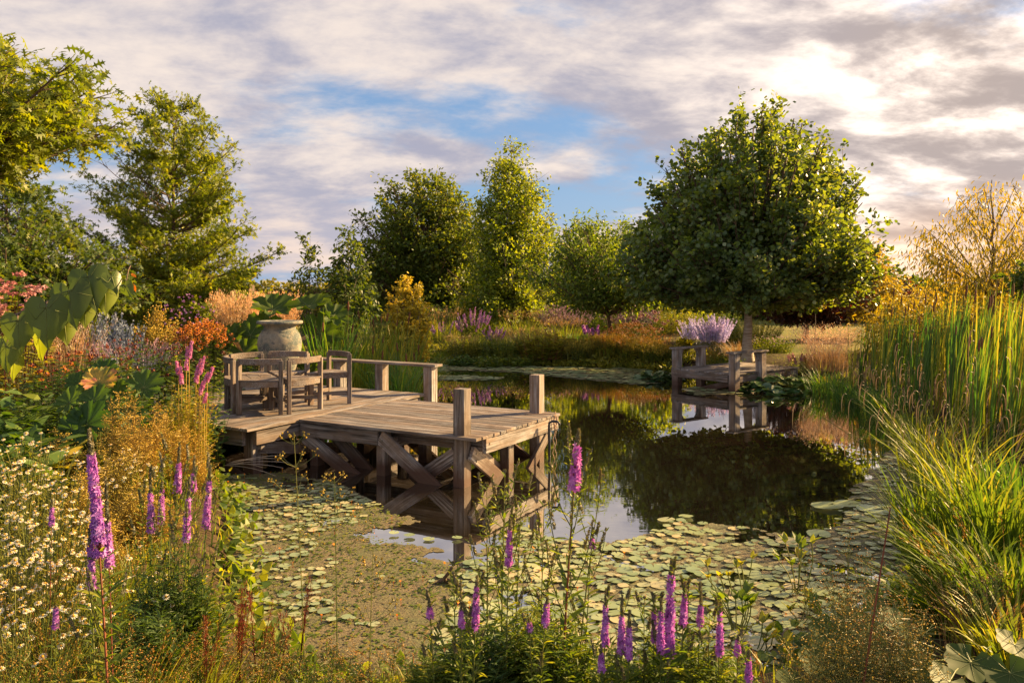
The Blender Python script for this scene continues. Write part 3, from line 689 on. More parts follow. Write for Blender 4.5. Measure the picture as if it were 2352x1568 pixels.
# ------------------------------------------------------------------ chairs
def arc_slab(mb, r0, r1, a0, a1, z0, z1, n=10, rnd=.5):
    A = np.linspace(a0, a1, n + 1); V = []
    for a in A:
        for r, z in ((r0, z0), (r1, z0), (r1, z1), (r0, z1)): V.append((r * math.cos(a), r * math.sin(a), z))
    Fc = []
    for i in range(n):
        for j in range(4): Fc.append([i * 4 + j, i * 4 + (j + 1) % 4, (i + 1) * 4 + (j + 1) % 4, (i + 1) * 4 + j])
    mb.add(V, Fc, rnd); k = len(V); mb.f.append(np.array([[0, 3, 2, 1]]) + mb.n - k); mb.r.append(np.array([rnd])); mb.m.append(np.zeros(1, int))
    mb.f.append(np.array([[0, 1, 2, 3]]) + mb.n - 4); mb.r.append(np.array([rnd])); mb.m.append(np.zeros(1, int))
def chair(x, y, ang, label):
    c = empty('wedge_chair', (x, y, DZ + .006), ang, label, 'chair', 'weathered wedge shaped garden chairs on the jetty')
    RR, ha = .575, R(27.0)
    for s_ in (-1, 1):
        px, py = RR * math.cos(ha), s_ * RR * math.sin(ha); g = MB(); box(g, -.029, .029, -.024, .024, 0, .665, rng.random())
        o = g.obj('leg', 'chairz', c); o.location = (px, py, 0); o.rotation_euler = (0, 0, s_ * ha); bevel(o, .005)
        beam('stretcher', c, (.10, s_ * .03, .15), (px - .02, py * .95, .15), .028, .045, 'chairx')
    g = MB(); box(g, .05, .11, -.032, .032, 0, .40, rng.random()); bevel(g.obj('inner_leg', 'chairz', c), .004)
    g = MB(); arc_slab(g, .555, .59, -ha - .02, ha + .02, .615, .69, rnd=rng.random()); bevel(g.obj('back_rail', 'chairx', c), .006)
    g = MB(); arc_slab(g, .55, .585, -ha + .05, ha - .05, .34, .405, rnd=rng.random()); bevel(g.obj('apron', 'chairx', c), .004)
    g = MB()
    hb = R(28.5)
    for k in range(4):
        x0 = .02 + k * .14; x1 = x0 + .133; y0 = max(x0, .02) * math.tan(hb); y1 = x1 * math.tan(hb)
        if k == 3: x1 = .585; y1 = .585 * math.sin(hb) * .98; x1b = .54
        else: x1b = x1
        V = [(x0, -y0, .405), (x1b, -y1, .405), (x1, 0, .405), (x1b, y1, .405), (x0, y0, .405)]; V += [(a_, b_, z_ + .022) for a_, b_, z_ in V]
        r_ = rng.random()
        g.add(V, [[0, 1, 6, 5], [1, 2, 7, 6], [2, 3, 8, 7], [3, 4, 9, 8], [4, 0, 5, 9]], r_)
        g.f.append(np.array([[5, 6, 7, 8, 9], [4, 3, 2, 1, 0]]) + g.n - 10); g.r.append(np.full(2, r_)); g.m.append(np.zeros(2, int))
    bevel(g.obj('seat', 'chairx', c), .003, 1)
    g = MB()
    for s_ in (-1, 1): g.add([(.06, s_ * .04, .35), (.52, s_ * .265, .35), (.52, s_ * .265, .404), (.06, s_ * .04, .404), (.06, s_ * .02, .35), (.52, s_ * .24, .35), (.52, s_ * .24, .404), (.06, s_ * .02, .404)], [[0, 1, 2, 3], [4, 7, 6, 5], [0, 4, 5, 1], [3, 2, 6, 7], [0, 3, 7, 4], [1, 5, 6, 2]], .3)
    g.obj('seat_frame', 'chairx', c)
    return c
rc = np.array([-3.08, 10.34])
for dg, lb in ((-92, 'weathered curved back chair of the ring nearest the camera, its back to it'),
               (-32, 'sunlit curved back chair on the right side of the ring of chairs'),
               (88, 'dark lichened curved back chair of the ring straight in front of the stone urn'),
               (148, 'grey curved back chair at the rear left of the ring of chairs'),
               (208, 'curved back chair on the far left of the ring beside the pink flower spikes')):
    chair(rc[0] + .04 * math.cos(R(dg)), rc[1] + .04 * math.sin(R(dg)), R(dg), lb)
chair(-2.74, 10.56, R(44), 'curved back chair pulled out of the ring, nearest the jetty rail')

# ------------------------------------------------------------------ urn
def lathe(mb, prof, n=48, rnd=.5):
    V = [(r * math.cos(2 * math.pi * i / n), r * math.sin(2 * math.pi * i / n), z) for r, z in prof for i in range(n)]
    Fc = [[k * n + i, k * n + (i + 1) % n, (k + 1) * n + (i + 1) % n, (k + 1) * n + i] for k in range(len(prof) - 1) for i in range(n)]
    mb.add(V, Fc, rnd)
urn = empty('stone_urn', (-3.66, 12.55, DZ + .006), 0, 'large pale lichened stone urn with flared rim behind the chairs', 'urn')
um = MB(); lathe(um, [(.0, .0), (.185, .0), (.20, .02), (.20, .06), (.21, .14), (.236, .26), (.275, .38), (.308, .50), (.332, .61), (.338, .70), (.326, .78), (.298, .845), (.276, .868), (.280, .88), (.262, .892), (.243, .92), (.24, .94), (.26, .965), (.30, .99), (.30, 1.0), (.26, 1.0), (.22, .97), (.21, .90), (.26, .80), (.29, .6), (.2, .15), (0, .12)])
um.obj('body', 'stone', urn, True)
um = MB(); lathe(um, [(.24, .985), (.335, .99), (.353, 1.0), (.355, 1.02), (.345, 1.038), (.30, 1.043), (.25, 1.03), (.235, 1.0), (.24, .985)]); um.obj('rim', 'stone', urn, True)

# ------------------------------------------------------------------ far jetty
fj = np.array([3.47, 17.37]); FU = np.array([.80, .60]); FV = np.array([.60, -.80]); FZ = .37
# local x along FV (front edge), local y along FU (towards the shore)
fjet = empty('small_jetty', (fj[0], fj[1], 0), math.atan2(FV[1], FV[0]), 'small low timber jetty with two side rails on the far shore under the round tree', 'jetty')
planks('decking', fjet, 0, 1.62, 0, 2.35, FZ, 'y', .13, 'woody', .03)
beam('fascia_beam', fjet, (.0, .03, FZ - .11), (1.50, .03, FZ - .11), .05, .15)
beam('fascia_beam', fjet, (1.57, .1, FZ - .12), (1.57, 2.25, FZ - .12), .05, .15)
beam('fascia_beam', fjet, (.05, .1, FZ - .12), (.05, 2.25, FZ - .12), .05, .15)
for a_, b_ in ((.72, .12), (.72, 1.1), (1.5, 2.3), (.1, 2.3)): post(fjet, a_, b_, -.5, FZ - .04, .12)
for a_, y0, y1 in ((.09, .09, .88), (1.62, .07, .95)):
    for b_ in (y0, y1): post(fjet, a_, b_, -.5, FZ + .41, .16, 'rail_post')
    beam('rail', fjet, (a_, y0 - .14, FZ + .428), (a_, y1 + .14, FZ + .428), .20, .035)
    for b0, s_ in ((y0, 1), (y1, -1)):
        g = MB(); e = b0 + s_ * .08; g.add([(a_ - .02, e, FZ + .41), (a_ - .02, e + s_ * .15, FZ + .41), (a_ - .02, e, FZ + .22), (a_ + .02, e, FZ + .41), (a_ + .02, e + s_ * .15, FZ + .41), (a_ + .02, e, FZ + .22)], [[0, 1, 4, 3], [1, 2, 5, 4]])
        g.f.append(np.array([[0, 2, 1], [3, 4, 5]]) + g.n - 6); g.r.append(np.full(2, .5)); g.m.append(np.zeros(2, int))
        g.obj('rail_bracket', 'woodx', fjet)
beam('brace', fjet, (.8, .1, -.02), (1.5, .1, FZ - .2), .04, .12)
# ------------------------------------------------------------------ trees
def tree(name, label, x, y, H, prof, fork, tr, nb, tw, lp, tpl, ls, mat, bark, elev=(35, 70), twl=.35, flat=.5, droop=.2, lean=(0, 0), t0=.35,
         jit=.18, z0=None, zmin=None, bend=0.0, inner=.25, group=None, cat='tree', brr=.30, gap=0.0, wild=.10, hang=0.0):
    """prof: list of (height fraction, radius m). Branches run from the trunk to points spread through that envelope."""
    gz0 = gpt(x, y)[2] - .03 if z0 is None else z0
    root = empty(name, (x, y, gz0), 0, label, cat, group)
    hs = np.array([p[0] for p in prof]) * H; rs = np.array([p[1] for p in prof])
    # choose target heights weighted by radius
    hh = np.linspace(hs[0], hs[-1], 200); pr = np.interp(hh, hs, rs); cdf = np.cumsum(pr ** 1.35 + .02); cdf /= cdf[-1]
    th = np.interp((np.arange(nb) + rng.random(nb)) / nb, cdf, hh); az = np.arange(nb) * 2.39996 + uni(-.5, .5, nb)
    lob = 1 + wild * np.sin(3 * az + x) + wild * np.sin(5 * az + 2.1 * th + y)
    rr = np.interp(th, hs, rs) * lob * np.sqrt(uni(inner, 1.08, nb))
    tt = th / H
    tlean = lambda z: np.stack([lean[0] * (z / H) ** 1.5 + bend * np.sin(z / H * 6), lean[1] * (z / H) ** 1.5, z], -1)
    el = R(elev[0]) + (R(elev[1]) - R(elev[0])) * tt
    st = np.clip(th - rr * np.tan(el), fork, H * .97)
    A = tlean(st); C = tlean(th) * (1, 1, 0); Tg = C + np.stack([rr * np.cos(az), rr * np.sin(az), th], -1)
    mid = (A + Tg) / 2 + np.stack([.12 * rr * np.cos(az), .12 * rr * np.sin(az), -.06 * rr + hang * rr], -1)
    tm = MB(); zz = np.linspace(0, H * .96, 14); tp = tlean(zz); tp[1:-1, :2] += rng.normal(size=(12, 2)) * tr * .25
    rad = tr * (1 - .92 * (zz / (H * .96)) ** .8) * (1 + .45 * np.exp(-zz / (tr * 2.5)))
    tubes(tm, tp[None], rad[None], 10)
    BR = bez(A, mid, Tg, 6); ln = np.linalg.norm(Tg - A, axis=1)
    r0 = np.minimum(tr * brr, .012 * ln + .004)
    tubes(tm, BR, r0[:, None] * np.linspace(1, .25, 6)[None], 4, mi=1 if bark == 'limebark' else 0)
    # twigs
    s_ = uni(t0, 1.0, (nb, tw)); idx = np.clip((s_ * 5).astype(int), 0, 4); fr = s_ * 5 - idx
    tb = BR[np.arange(nb)[:, None], idx] * (1 - fr[..., None]) + BR[np.arange(nb)[:, None], np.minimum(idx + 1, 5)] * fr[..., None]
    bd = nrm(Tg - mid)[:, None] * np.ones((1, tw, 1)); rd = rdir(nb * tw).reshape(nb, tw, 3); rd[..., 2] *= flat
    td = nrm(bd * .7 + rd * 1.0 + np.array([0, 0, .25 * (1 - droop * 3)])); tl = twl * uni(.5, 1.2, (nb, tw))[..., None]
    te = tb + td * tl; te[..., 2] -= droop * tl[..., 0] * .5
    tb, te, td = tb.reshape(-1, 3), te.reshape(-1, 3), td.reshape(-1, 3)
    tubes(tm, np.stack([tb, te], 1), np.array([[.006, .002]]) * max(1, tr * 12), 3, mi=1 if bark == 'limebark' else 0)
    tm.obj('trunk', [bark, 'brownbark'], root, True)
    n = len(tb); q = rng.random((n, lp))
    P = tb[:, None] * (1 - q[..., None]) + te[:, None] * q[..., None] + rng.normal(size=(n, lp, 3)) * jit * ls * 2 * np.array([1, 1, max(flat, .5)])
    d = nrm(td[:, None] * .8 + rdir(n * lp).reshape(n, lp, 3) + np.array([0, 0, -droop * 1.6])); P = P.reshape(-1, 3); d = d.reshape(-1, 3)
    if zmin is not None: k = P[:, 2] > zmin; P, d = P[k], d[k]
    if gap:
        g_ = hash_noise(P[:, 0] + P[:, 2] * .7, P[:, 1] + P[:, 2] * .9, 2.4 / max(rs.max(), .5), x); k = g_ > -gap; P, d = P[k], d[k]
    cm = MB(); up = nrm(rdir(len(P)) + np.array([0, 0, 1.1]))
    stamp(cm, tpl, P, frames(d, up), ls * uni(.7, 1.2, len(P)), np.clip(rng.beta(1.6, 2, len(P)), 0, 1))
    cm.obj('crown', mat, root)
    return root
# the round lime
LM = [(.225, 1.5), (.26, 2.6), (.32, 3.0), (.40, 3.1), (.50, 2.95), (.60, 2.7), (.70, 2.35), (.80, 1.9), (.88, 1.45), (.95, .95), (1.0, .5)]
tree('lime_tree', 'large round crowned green lime tree with pale ringed trunk behind the small jetty', 5.80, 19.6, 6.35, LM, 1.42, .12, 430, 12, 15, T_round(), .102, 'lime', 'limebark', (25, 80), .42, .9, -.05, (.25, 0), t0=.35, inner=.50, brr=.5, wild=.07, jit=.40, gap=.52, zmin=1.2)
# oaks on the left
tree('oak_tree', 'tall conical pin oak with layered golden green branches behind the orange flowers', -9.35, 22.0, 7.25, [(.08, 1.9), (.18, 2.55), (.28, 2.75), (.40, 2.35), (.50, 2.2), (.62, 1.95), (.72, 1.75), (.80, 1.45), (.88, 1.2), (.95, .8), (1.0, .35)], .5, .10, 170, 16, 14, T_oak(), .15, 'oak', 'brownbark', (2, 42), .42, .12, .06, t0=.25, inner=.45, wild=.26, jit=.3, gap=.38)
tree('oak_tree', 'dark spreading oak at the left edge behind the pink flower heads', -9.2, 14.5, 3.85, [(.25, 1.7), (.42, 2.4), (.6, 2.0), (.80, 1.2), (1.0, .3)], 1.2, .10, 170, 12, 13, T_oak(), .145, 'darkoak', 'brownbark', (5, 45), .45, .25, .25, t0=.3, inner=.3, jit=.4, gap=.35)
tree('oak_tree', 'near oak at the top left whose sunlit lobed branches reach in over the sky', -6.15, 7.6, 4.2, [(.78, 1.0), (.82, 1.95), (.87, 2.05), (.92, 1.85), (.97, 1.3), (1.0, .5)], 2.2, .12, 130, 13, 13, T_oak(), .13, 'oak', 'brownbark', (-4, 30), .42, .3, .25, t0=.35, inner=.35, jit=.4, gap=.4)
# middle distance trees
def tpx(px, Y): return (px - CX) / F * Y
def hgt(py, Y): return EYE - (py - HY) / F * Y - .36
tree('young_tree', 'slender young tree with sparse yellow green leaves left of the dark leaved one', tpx(712, 22), 22, hgt(532, 22), [(.15, .35), (.4, .5), (.6, .45), (.8, .3), (1, .08)], .4, .03, 34, 6, 7, T_leaf(.5), .13, 'broad', 'bark', (45, 70), .3, .8, .1, inner=.3)
tree('young_tree', 'young tree with dark drooping leaves left of the golden small tree', tpx(800, 22.5), 22.5, hgt(522, 22.5), [(.15, .5), (.4, .68), (.6, .6), (.8, .4), (1, .1)], .4, .04, 50, 7, 8, T_leaf(.5), .15, 'darkoak', 'bark', (40, 70), .35, .8, .5, inner=.3)
tree('broadleaf_tree', 'broad rounded tree with dull green crown behind the golden small tree', tpx(975, 33), 33, hgt(400, 33), [(.10, 1.9), (.3, 2.4), (.5, 2.6), (.72, 2.35), (.88, 1.7), (1, .7)], 1.0, .14, 230, 12, 17, T_leaf(.6), .17, 'broad', 'brownbark', (15, 60), .7, .5, .15, inner=.35, wild=.22, gap=.30, jit=.5)
tree('golden_tree', 'small bright golden leaved tree in front of the broad rounded tree', tpx(937, 20.5), 20.5, hgt(560, 20.5), [(.12, .2), (.3, .5), (.55, .62), (.75, .5), (.9, .3), (1, .06)], .3, .03, 110, 8, 12, T_leaf(.6), .095, 'gold', 'bark', (48, 78), .25, 1, 0, inner=.3)
tree('birch_tree', 'tall narrow birch with wispy top rising above the middle of the planting', tpx(1175, 28), 28, hgt(330, 28), [(.08, 1.25), (.25, 1.6), (.42, 1.55), (.55, 1.35), (.70, 1.2), (.82, .8), (.92, .5), (1, .12)], 1.2, .09, 190, 12, 15, T_leaf(.6), .125, 'birch', 'bark', (25, 66), .6, .7, .15, inner=.35, wild=.30, gap=.25, jit=.5)
tree('cherry_tree', 'low spreading cherry with crooked leaning trunk left of the round lime', tpx(1398, 22.5), 22.5, hgt(500, 22.5), [(.36, .9), (.44, 1.45), (.55, 1.7), (.72, 1.5), (.88, .9), (1, .25)], 1.0, .075, 120, 9, 12, T_leaf(.34), .16, 'cherry', 'brownbark', (10, 55), .45, .6, .35, (-.65, 0), inner=.35, bend=.09, wild=.2, jit=.5, brr=.5, gap=.4)
for i_, (px, Y, py, w, lb) in enumerate(((1335, 36, 520, 2.3, 'sunlit bushy tree between the tall birch and the cherry'), (1435, 42, 515, 1.3, 'small far birch with a thin pointed top behind the lime on its left'), (1520, 34, 560, 1.9, 'light green tree hidden partly by the left edge of the round lime'), (1060, 40, 560, 2.6, 'low dark green tree between the broad rounded tree and the tall birch'), (880, 42, 600, 2.2, 'low shaded far tree behind the dark leaved young tree'))):
    tree('small_tree', lb, tpx(px, Y), Y, hgt(py, Y), [(.05, w * .7), (.25, w), (.5, w * .95), (.75, w * .6), (.9, w * .3), (1, .1)], .5, .07, 150, 10, 14, T_leaf(.6), .17, ['birch', 'cherry', 'birch', 'broad', 'darkoak'][i_], 'brownbark', (25, 65), .5, .8, .15, inner=.3, wild=.18, jit=.6, gap=.5)
# right side
tree('beech_tree', 'dark purple leaved beech standing on the lawn right of the lime trunk', tpx(1850, 26), 26, 3.1, [(.20, .7), (.32, 1.5), (.5, 1.85), (.75, 1.4), (1, .3)], .62, .09, 150, 9, 10, T_leaf(.7), .11, 'purple', 'brownbark', (0, 50), .4, .6, .2, inner=.3, jit=.5)
tree('beech_tree', 'larger purple beech further back on the right of the lawn', tpx(1960, 40), 40, 3.4, [(.05, 2.0), (.3, 3.0), (.6, 2.6), (1, .5)], .5, .1, 170, 9, 9, T_leaf(.7), .16, 'purple', 'brownbark', (5, 50), .5, .8, .1, inner=.3, jit=.6)
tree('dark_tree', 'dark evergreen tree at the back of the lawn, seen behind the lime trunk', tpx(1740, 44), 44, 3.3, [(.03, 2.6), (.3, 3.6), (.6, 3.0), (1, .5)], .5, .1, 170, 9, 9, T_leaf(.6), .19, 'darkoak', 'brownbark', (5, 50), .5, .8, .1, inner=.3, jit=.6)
tree('young_tree', 'tiny staked golden tree with a thin straight stem on the lawn edge', tpx(1872, 20.5), 20.5, 1.95, [(.66, .2), (.74, .48), (.84, .46), (.93, .3), (1, .1)], 1.2, .022, 46, 6, 9, T_leaf(.7), .062, 'yellow', 'bark', (0, 50), .2, .6, .15, inner=.2)
tree('yellow_tree', 'yellow leaved tree with a thin grey trunk at the left end of the reeds', tpx(1990, 27), 27, hgt(555, 27), [(.26, .8), (.36, 1.3), (.55, 1.2), (.75, .85), (.9, .45), (1, .12)], .8, .05, 130, 8, 10, T_leaf(.6), .12, 'yellow', 'bark', (10, 60), .4, .6, .2, inner=.25, jit=.6)
tree('willow_tree', 'sparse golden willow with arching branches above the reeds on the right', tpx(2278, 16.5), 16.5, hgt(392, 16.5), [(.44, 1.2), (.52, 1.9), (.65, 1.9), (.78, 1.55), (.9, 1.1), (1, .4)], 1.55, .085, 38, 10, 14, T_leaf(.24), .125, 'willow', 'twig', (0, 62), .45, .7, 1.1, inner=.3, hang=.22, t0=.35, jit=.7, brr=.22, wild=.2)
tree('willow_tree', 'low golden bushy willow just behind the reeds on the right', tpx(2180, 20), 20, hgt(648, 20), [(.1, 1.9), (.4, 2.3), (.7, 1.9), (1, .8)], .4, .06, 150, 8, 8, T_leaf(.25), .15, 'willow', 'twig', (20, 60), .4, .8, .5, inner=.3, jit=.6)
tree('willow_tree', 'low golden bushy willow at the right edge below the arching one', tpx(2360, 18), 18, hgt(640, 18), [(.1, 1.6), (.4, 2.0), (.7, 1.7), (1, .7)], .4, .06, 120, 8, 8, T_leaf(.25), .15, 'willow', 'twig', (20, 60), .4, .8, .5, inner=.3, jit=.6)
tree('dark_tree', 'dark green leafy bough at the right edge under the arching willow', tpx(2450, 13.5), 13.5, hgt(565, 13.5), [(.62, .5), (.72, .85), (.85, .9), (1, .3)], 1.2, .07, 50, 8, 9, T_leaf(.5), .12, 'darkoak', 'brownbark', (0, 40), .3, .6, .3, inner=.3)
# hedges and far woodland
def hedge(name, label, x0, x1, y, w, h, mat, n, ls=.16, kind=None):
    m = MB(); P = np.stack([uni(x0, x1, n), y + uni(-w, w, n), np.zeros(n)], -1)
    hh = h * (1 + .05 * np.sin(P[:, 0] * 1.3) + .05 * np.sin(P[:, 0] * 3.7 + 1)); P[:, 2] = hh * np.sqrt(rng.random(n)); P[:, 2] += rng.normal(size=n) * .03
    P[:, 2] += .36
    stamp(m, T_leaf(.7), P, frames(rdir(n), nrm(rdir(n) + (0, -.6, .6))), ls * uni(.7, 1.2, n))
    root = empty(name, ((x0 + x1) / 2, y, .36), 0, label, 'hedge')
    o = m.obj('foliage', mat, root); o.matrix_parent_inverse = Matrix.Translation(root.location).inverted(); o.location = (0, 0, 0)
    c = MB(); box(c, x0, x1, y - w * .5, y + w * .5, .2, .36 + h * .86); o = c.obj('stems', 'brownbark', root); o.matrix_parent_inverse = Matrix.Translation(root.location).inverted()
hedge('hedge', 'long clipped sunlit hedge behind the planting on the left and centre', -32, 14, 44, .7, 1.95, 'hedge', 15000, .22)
hedge('hedge', 'golden green hedge at the left between the oaks', -17, -8.5, 26, .6, 2.15, 'hedge', 7000, .16)
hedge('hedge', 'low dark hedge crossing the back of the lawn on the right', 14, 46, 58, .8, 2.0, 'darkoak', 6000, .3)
for i_, (px, Y, py, w) in enumerate(((793, 150, 632, 3.0), (2065, 170, 633, 5.0), (2110, 180, 636, 4.5), (2010, 190, 638, 5))):
    tree('far_tree', ['tiny hazy round tree on the horizon behind the hedge', 'distant tree on the skyline right of the round lime', 'lower distant tree on the skyline beside the arching willow', 'distant tree half hidden behind the right side of the lime crown'][i_],
         tpx(px, Y), Y, hgt(py, Y), [(.0, w * .8), (.4, w), (.8, w * .7), (1, w * .2)], .3, .2, 60, 6, 7, T_leaf(.7), .9, 'darkoak', 'brownbark', (10, 50), 1.2, .8, .1, inner=.3, z0=.3)
#SPLIT#
# ------------------------------------------------------------------ herbaceous plants
def stems_of(n, R_, H, spread, base_r=.45, hv=(.72, 1.0), lean=(0, 0)):
    a = uni(0, 6.28, n); r = R_ * np.sqrt(rng.random(n))
    b = np.stack([r * base_r * np.cos(a), r * base_r * np.sin(a), np.zeros(n)], -1)
    h = H * uni(hv[0], hv[1], n) * (1 - .22 * (r / R_) ** 2)
    t = np.stack([r * np.cos(a) + lean[0] * h + rng.normal(size=n) * spread, r * np.sin(a) + lean[1] * h + rng.normal(size=n) * spread, h], -1)
    m = (b + t) / 2; m[:, :2] = b[:, :2] + (t[:, :2] - b[:, :2]) * .35; m[:, 2] = h * .6
    return b, m, t
def along(b, m, t, s):
    s = s[..., None]; return b[:, None] * (1 - s) ** 2 + m[:, None] * 2 * s * (1 - s) + t[:, None] * s * s
def leaves_on(mb, b, m, t, per, t0, t1, ln, tpl, droop=.2, up=.5, jit=.0, taper=.4):
    n = len(b); s = np.linspace(t0, t1, per)[None] + uni(-.5, .5, (n, per)) * (t1 - t0) / per
    P = along(b, m, t, np.clip(s, 0, 1)); a = uni(0, 6.28, (n, per))
    d = np.stack([np.cos(a), np.sin(a), np.full_like(a, up) - droop * uni(0, 2, a.shape)], -1)
    P = P + rng.normal(size=P.shape) * jit; P = P.reshape(-1, 3); d = nrm(d.reshape(-1, 3))
    sc = (ln * uni(.65, 1.15, s.shape) * (1 - taper * np.clip(s, 0, 1))).ravel()
    stamp(mb, tpl, P, frames(d, nrm(rdir(len(P)) * .5 + (0, 0, 1.0))), sc)
def spike(mb, p0, p1, n, r, size, taper=.55):
    """florets crowded round the axis p0 -> p1"""
    s = np.sort(rng.random(n)); a = uni(0, 6.28, n); ax = nrm(p1 - p0)
    if size > .012 and r < .03 and n > 40:
        keep = np.sin(s * 27 + p0[0] * 11) + np.sin(s * 11 + p0[2] * 17) < uni(.7, 1.9, n); s, a = s[keep], a[keep]; n = len(s)
        s = np.clip(s + .009 * np.sin(s * 100), 0, 1); p1 = p1 + 0.0
    rr = r * (1 - taper * s) * uni(.45, 1.25, n)
    e1 = nrm(np.cross(ax, (0.3, 1, .1))); e2 = np.cross(ax, e1)
    o_ = np.cos(a)[:, None] * e1 + np.sin(a)[:, None] * e2
    P = p0 + (p1 - p0) * s[:, None] + o_ * rr[:, None]
    stamp(mb, T_star(5, .38), P, frames(nrm(np.cross(o_, rdir(n))), nrm(o_ + ax * .25)), size * uni(.7, 1.2, n) * (1 - .3 * s))
def herb(name, label, cat, x, y, R_, H, ns, leaf=None, flower=None, stem=('stem', .004), spread=.05, lean=(0, 0), group=None, z0=None, hv=(.72, 1.0), base_r=.45):
    g = gpt(x, y); root = empty(name, (x, y, g[2] - .02 if z0 is None else z0), 0, label, cat, group)
    b, m, t = stems_of(ns, R_, H, spread, base_r, hv, lean)
    sm = MB(); tubes(sm, bez(b, m, t, 4), stem[1] * np.array([[1, .8, .6, .35]]), 3); sm.obj('stems', stem[0], root)
    for lf in ([leaf] if isinstance(leaf, dict) else (leaf or [])):
        lm = MB(); leaves_on(lm, b, m, t, lf['n'], lf.get('t0', .05), lf.get('t1', .9), lf['len'], lf.get('tpl', T_leaf(.4)), lf.get('droop', .2), lf.get('up', .5), lf.get('jit', .01), lf.get('taper', .4))
        lm.obj('foliage', lf['mat'], root)
    for fl in ([flower] if isinstance(flower, dict) else (flower or [])):
        k = fl['kind']; fm = MB(); sel = rng.random(ns) < fl.get('frac', 1.0); B_, M_, T_ = b[sel], m[sel], t[sel]; n = len(B_)
        if n == 0: continue
        if k == 'spike':
            f0 = fl.get('f0', .65)
            for i in range(n):
                p0 = along(B_[i:i + 1], M_[i:i + 1], T_[i:i + 1], np.array([[f0]]))[0, 0]; one = fm if n > 60 else MB(); spike(one, p0, T_[i], fl['n'], fl['r'], fl['size'])
                if n <= 60: one.obj('flower_spike', fl['mat'], root)
            if n <= 60: continue
        elif k == 'cloud':      # airy panicle
            c = fl['n']; s = uni(fl.get('f0', .5), 1.0, (n, c)); P0 = along(B_, M_, T_, s); rad = fl['r'] * (1.15 - s)[..., None] * 1.6
            P1 = P0 + rdir(n * c).reshape(n, c, 3) * (1, 1, .7) * rad * uni(.3, 1.0, (n, c, 1)) + np.array([0, 0, .25]) * rad
            P1 = P1.reshape(-1, 3); fb = MB(); tubes(fb, np.stack([P0.reshape(-1, 3), P1], 1), fl.get('tw', .0012), 3); tag(fb.obj('panicle', fl.get('tmat', stem[0]), root), kind='stuff')
            stamp(fm, T_blob(), P1, frames(rdir(len(P1)), rdir(len(P1))), fl['size'] * uni(.7, 1.3, len(P1)))
        elif k in ('disc', 'flat'):
            P = T_.copy(); up = nrm(np.stack([rng.normal(size=n) * .35 + fl.get('face', (0, 0))[0], rng.normal(size=n) * .35 + fl.get('face', (0, 0))[1], np.ones(n)], -1))
            M3 = frames(nrm(np.cross(up, rdir(n))), up)
            if n <= 100:
                fm = MB(); t_ = fl.get('tpl', T_daisy(9)); fm.add(t_[0], t_[1], rng.random(len(t_[1]))); V, Q, T3 = T_dome(6, fl.get('dr', .36), fl.get('dh', .4)); fm.add(V, Q, .5, 1)
                fm.f.append(T3 + fm.n - len(V)); fm.r.append(np.full(len(T3), .5)); fm.m.append(np.full(len(T3), 1)); me_ = fm.mesh('flower_head', [fl['mat'], fl['cmat']])
                for i in range(n):
                    o = bpy.data.objects.new('flower_head', me_); col.objects.link(o); o.parent = root; k_ = float(fl['size'] * uni(.8, 1.15))
                    o.matrix_local = Matrix.Translation([float(q) for q in P[i]]) @ Matrix([[float(q) for q in r_] for r_ in M3[i]]).to_4x4() @ Matrix.Scale(k_, 4)
                continue
            stamp(fm, fl.get('tpl', T_daisy(9)), P, M3, fl['size'] * uni(.8, 1.15, n))
            dm = MB(); stamp(dm, T_dome(6, fl.get('dr', .36), fl.get('dh', .4)), P, M3, fl['size']); tag(dm.obj('flower_centres', fl['cmat'], root), kind='stuff')
        elif k == 'umbel':
            c = fl['n']; a = uni(0, 6.28, (n, c)); r = fl['r'] * np.sqrt(rng.random((n, c)))
            P = T_[:, None] + np.stack([r * np.cos(a), r * np.sin(a), fl.get('dome', .3) * (fl['r'] - r) + rng.normal(size=r.shape) * .01], -1)
            if n <= 60:
                for Pi in P: q_ = MB(); stamp(q_, T_star(4, .5), Pi, frames(rdir(c), nrm(rdir(c) * .6 + (0, 0, 1))), fl['size'] * uni(.7, 1.2, c)); q_.obj('flower_head', fl['mat'], root)
                continue
            P = P.reshape(-1, 3)
            stamp(fm, T_star(4, .5), P, frames(rdir(len(P)), nrm(rdir(len(P)) * .6 + (0, 0, 1))), fl['size'] * uni(.7, 1.2, len(P)))
        elif k == 'plume':
            c = fl['n']; s = uni(fl.get('f0', .6), 1.0, (n, c)); P = along(B_, M_, T_, s) + rng.normal(size=(n, c, 3)) * fl['r']; ax = nrm(T_ - M_)
            d = nrm(ax[:, None] + rdir(n * c).reshape(n, c, 3) * .5).reshape(-1, 3); P = P.reshape(-1, 3)
            stamp(fm, T_quad(.16, 0), P, frames(d, rdir(len(P))), fl['size'] * uni(.7, 1.3, len(P)))
        tag(fm.obj(fl.get('name', 'flowers'), fl['mat'], root), kind='stuff')
    return root
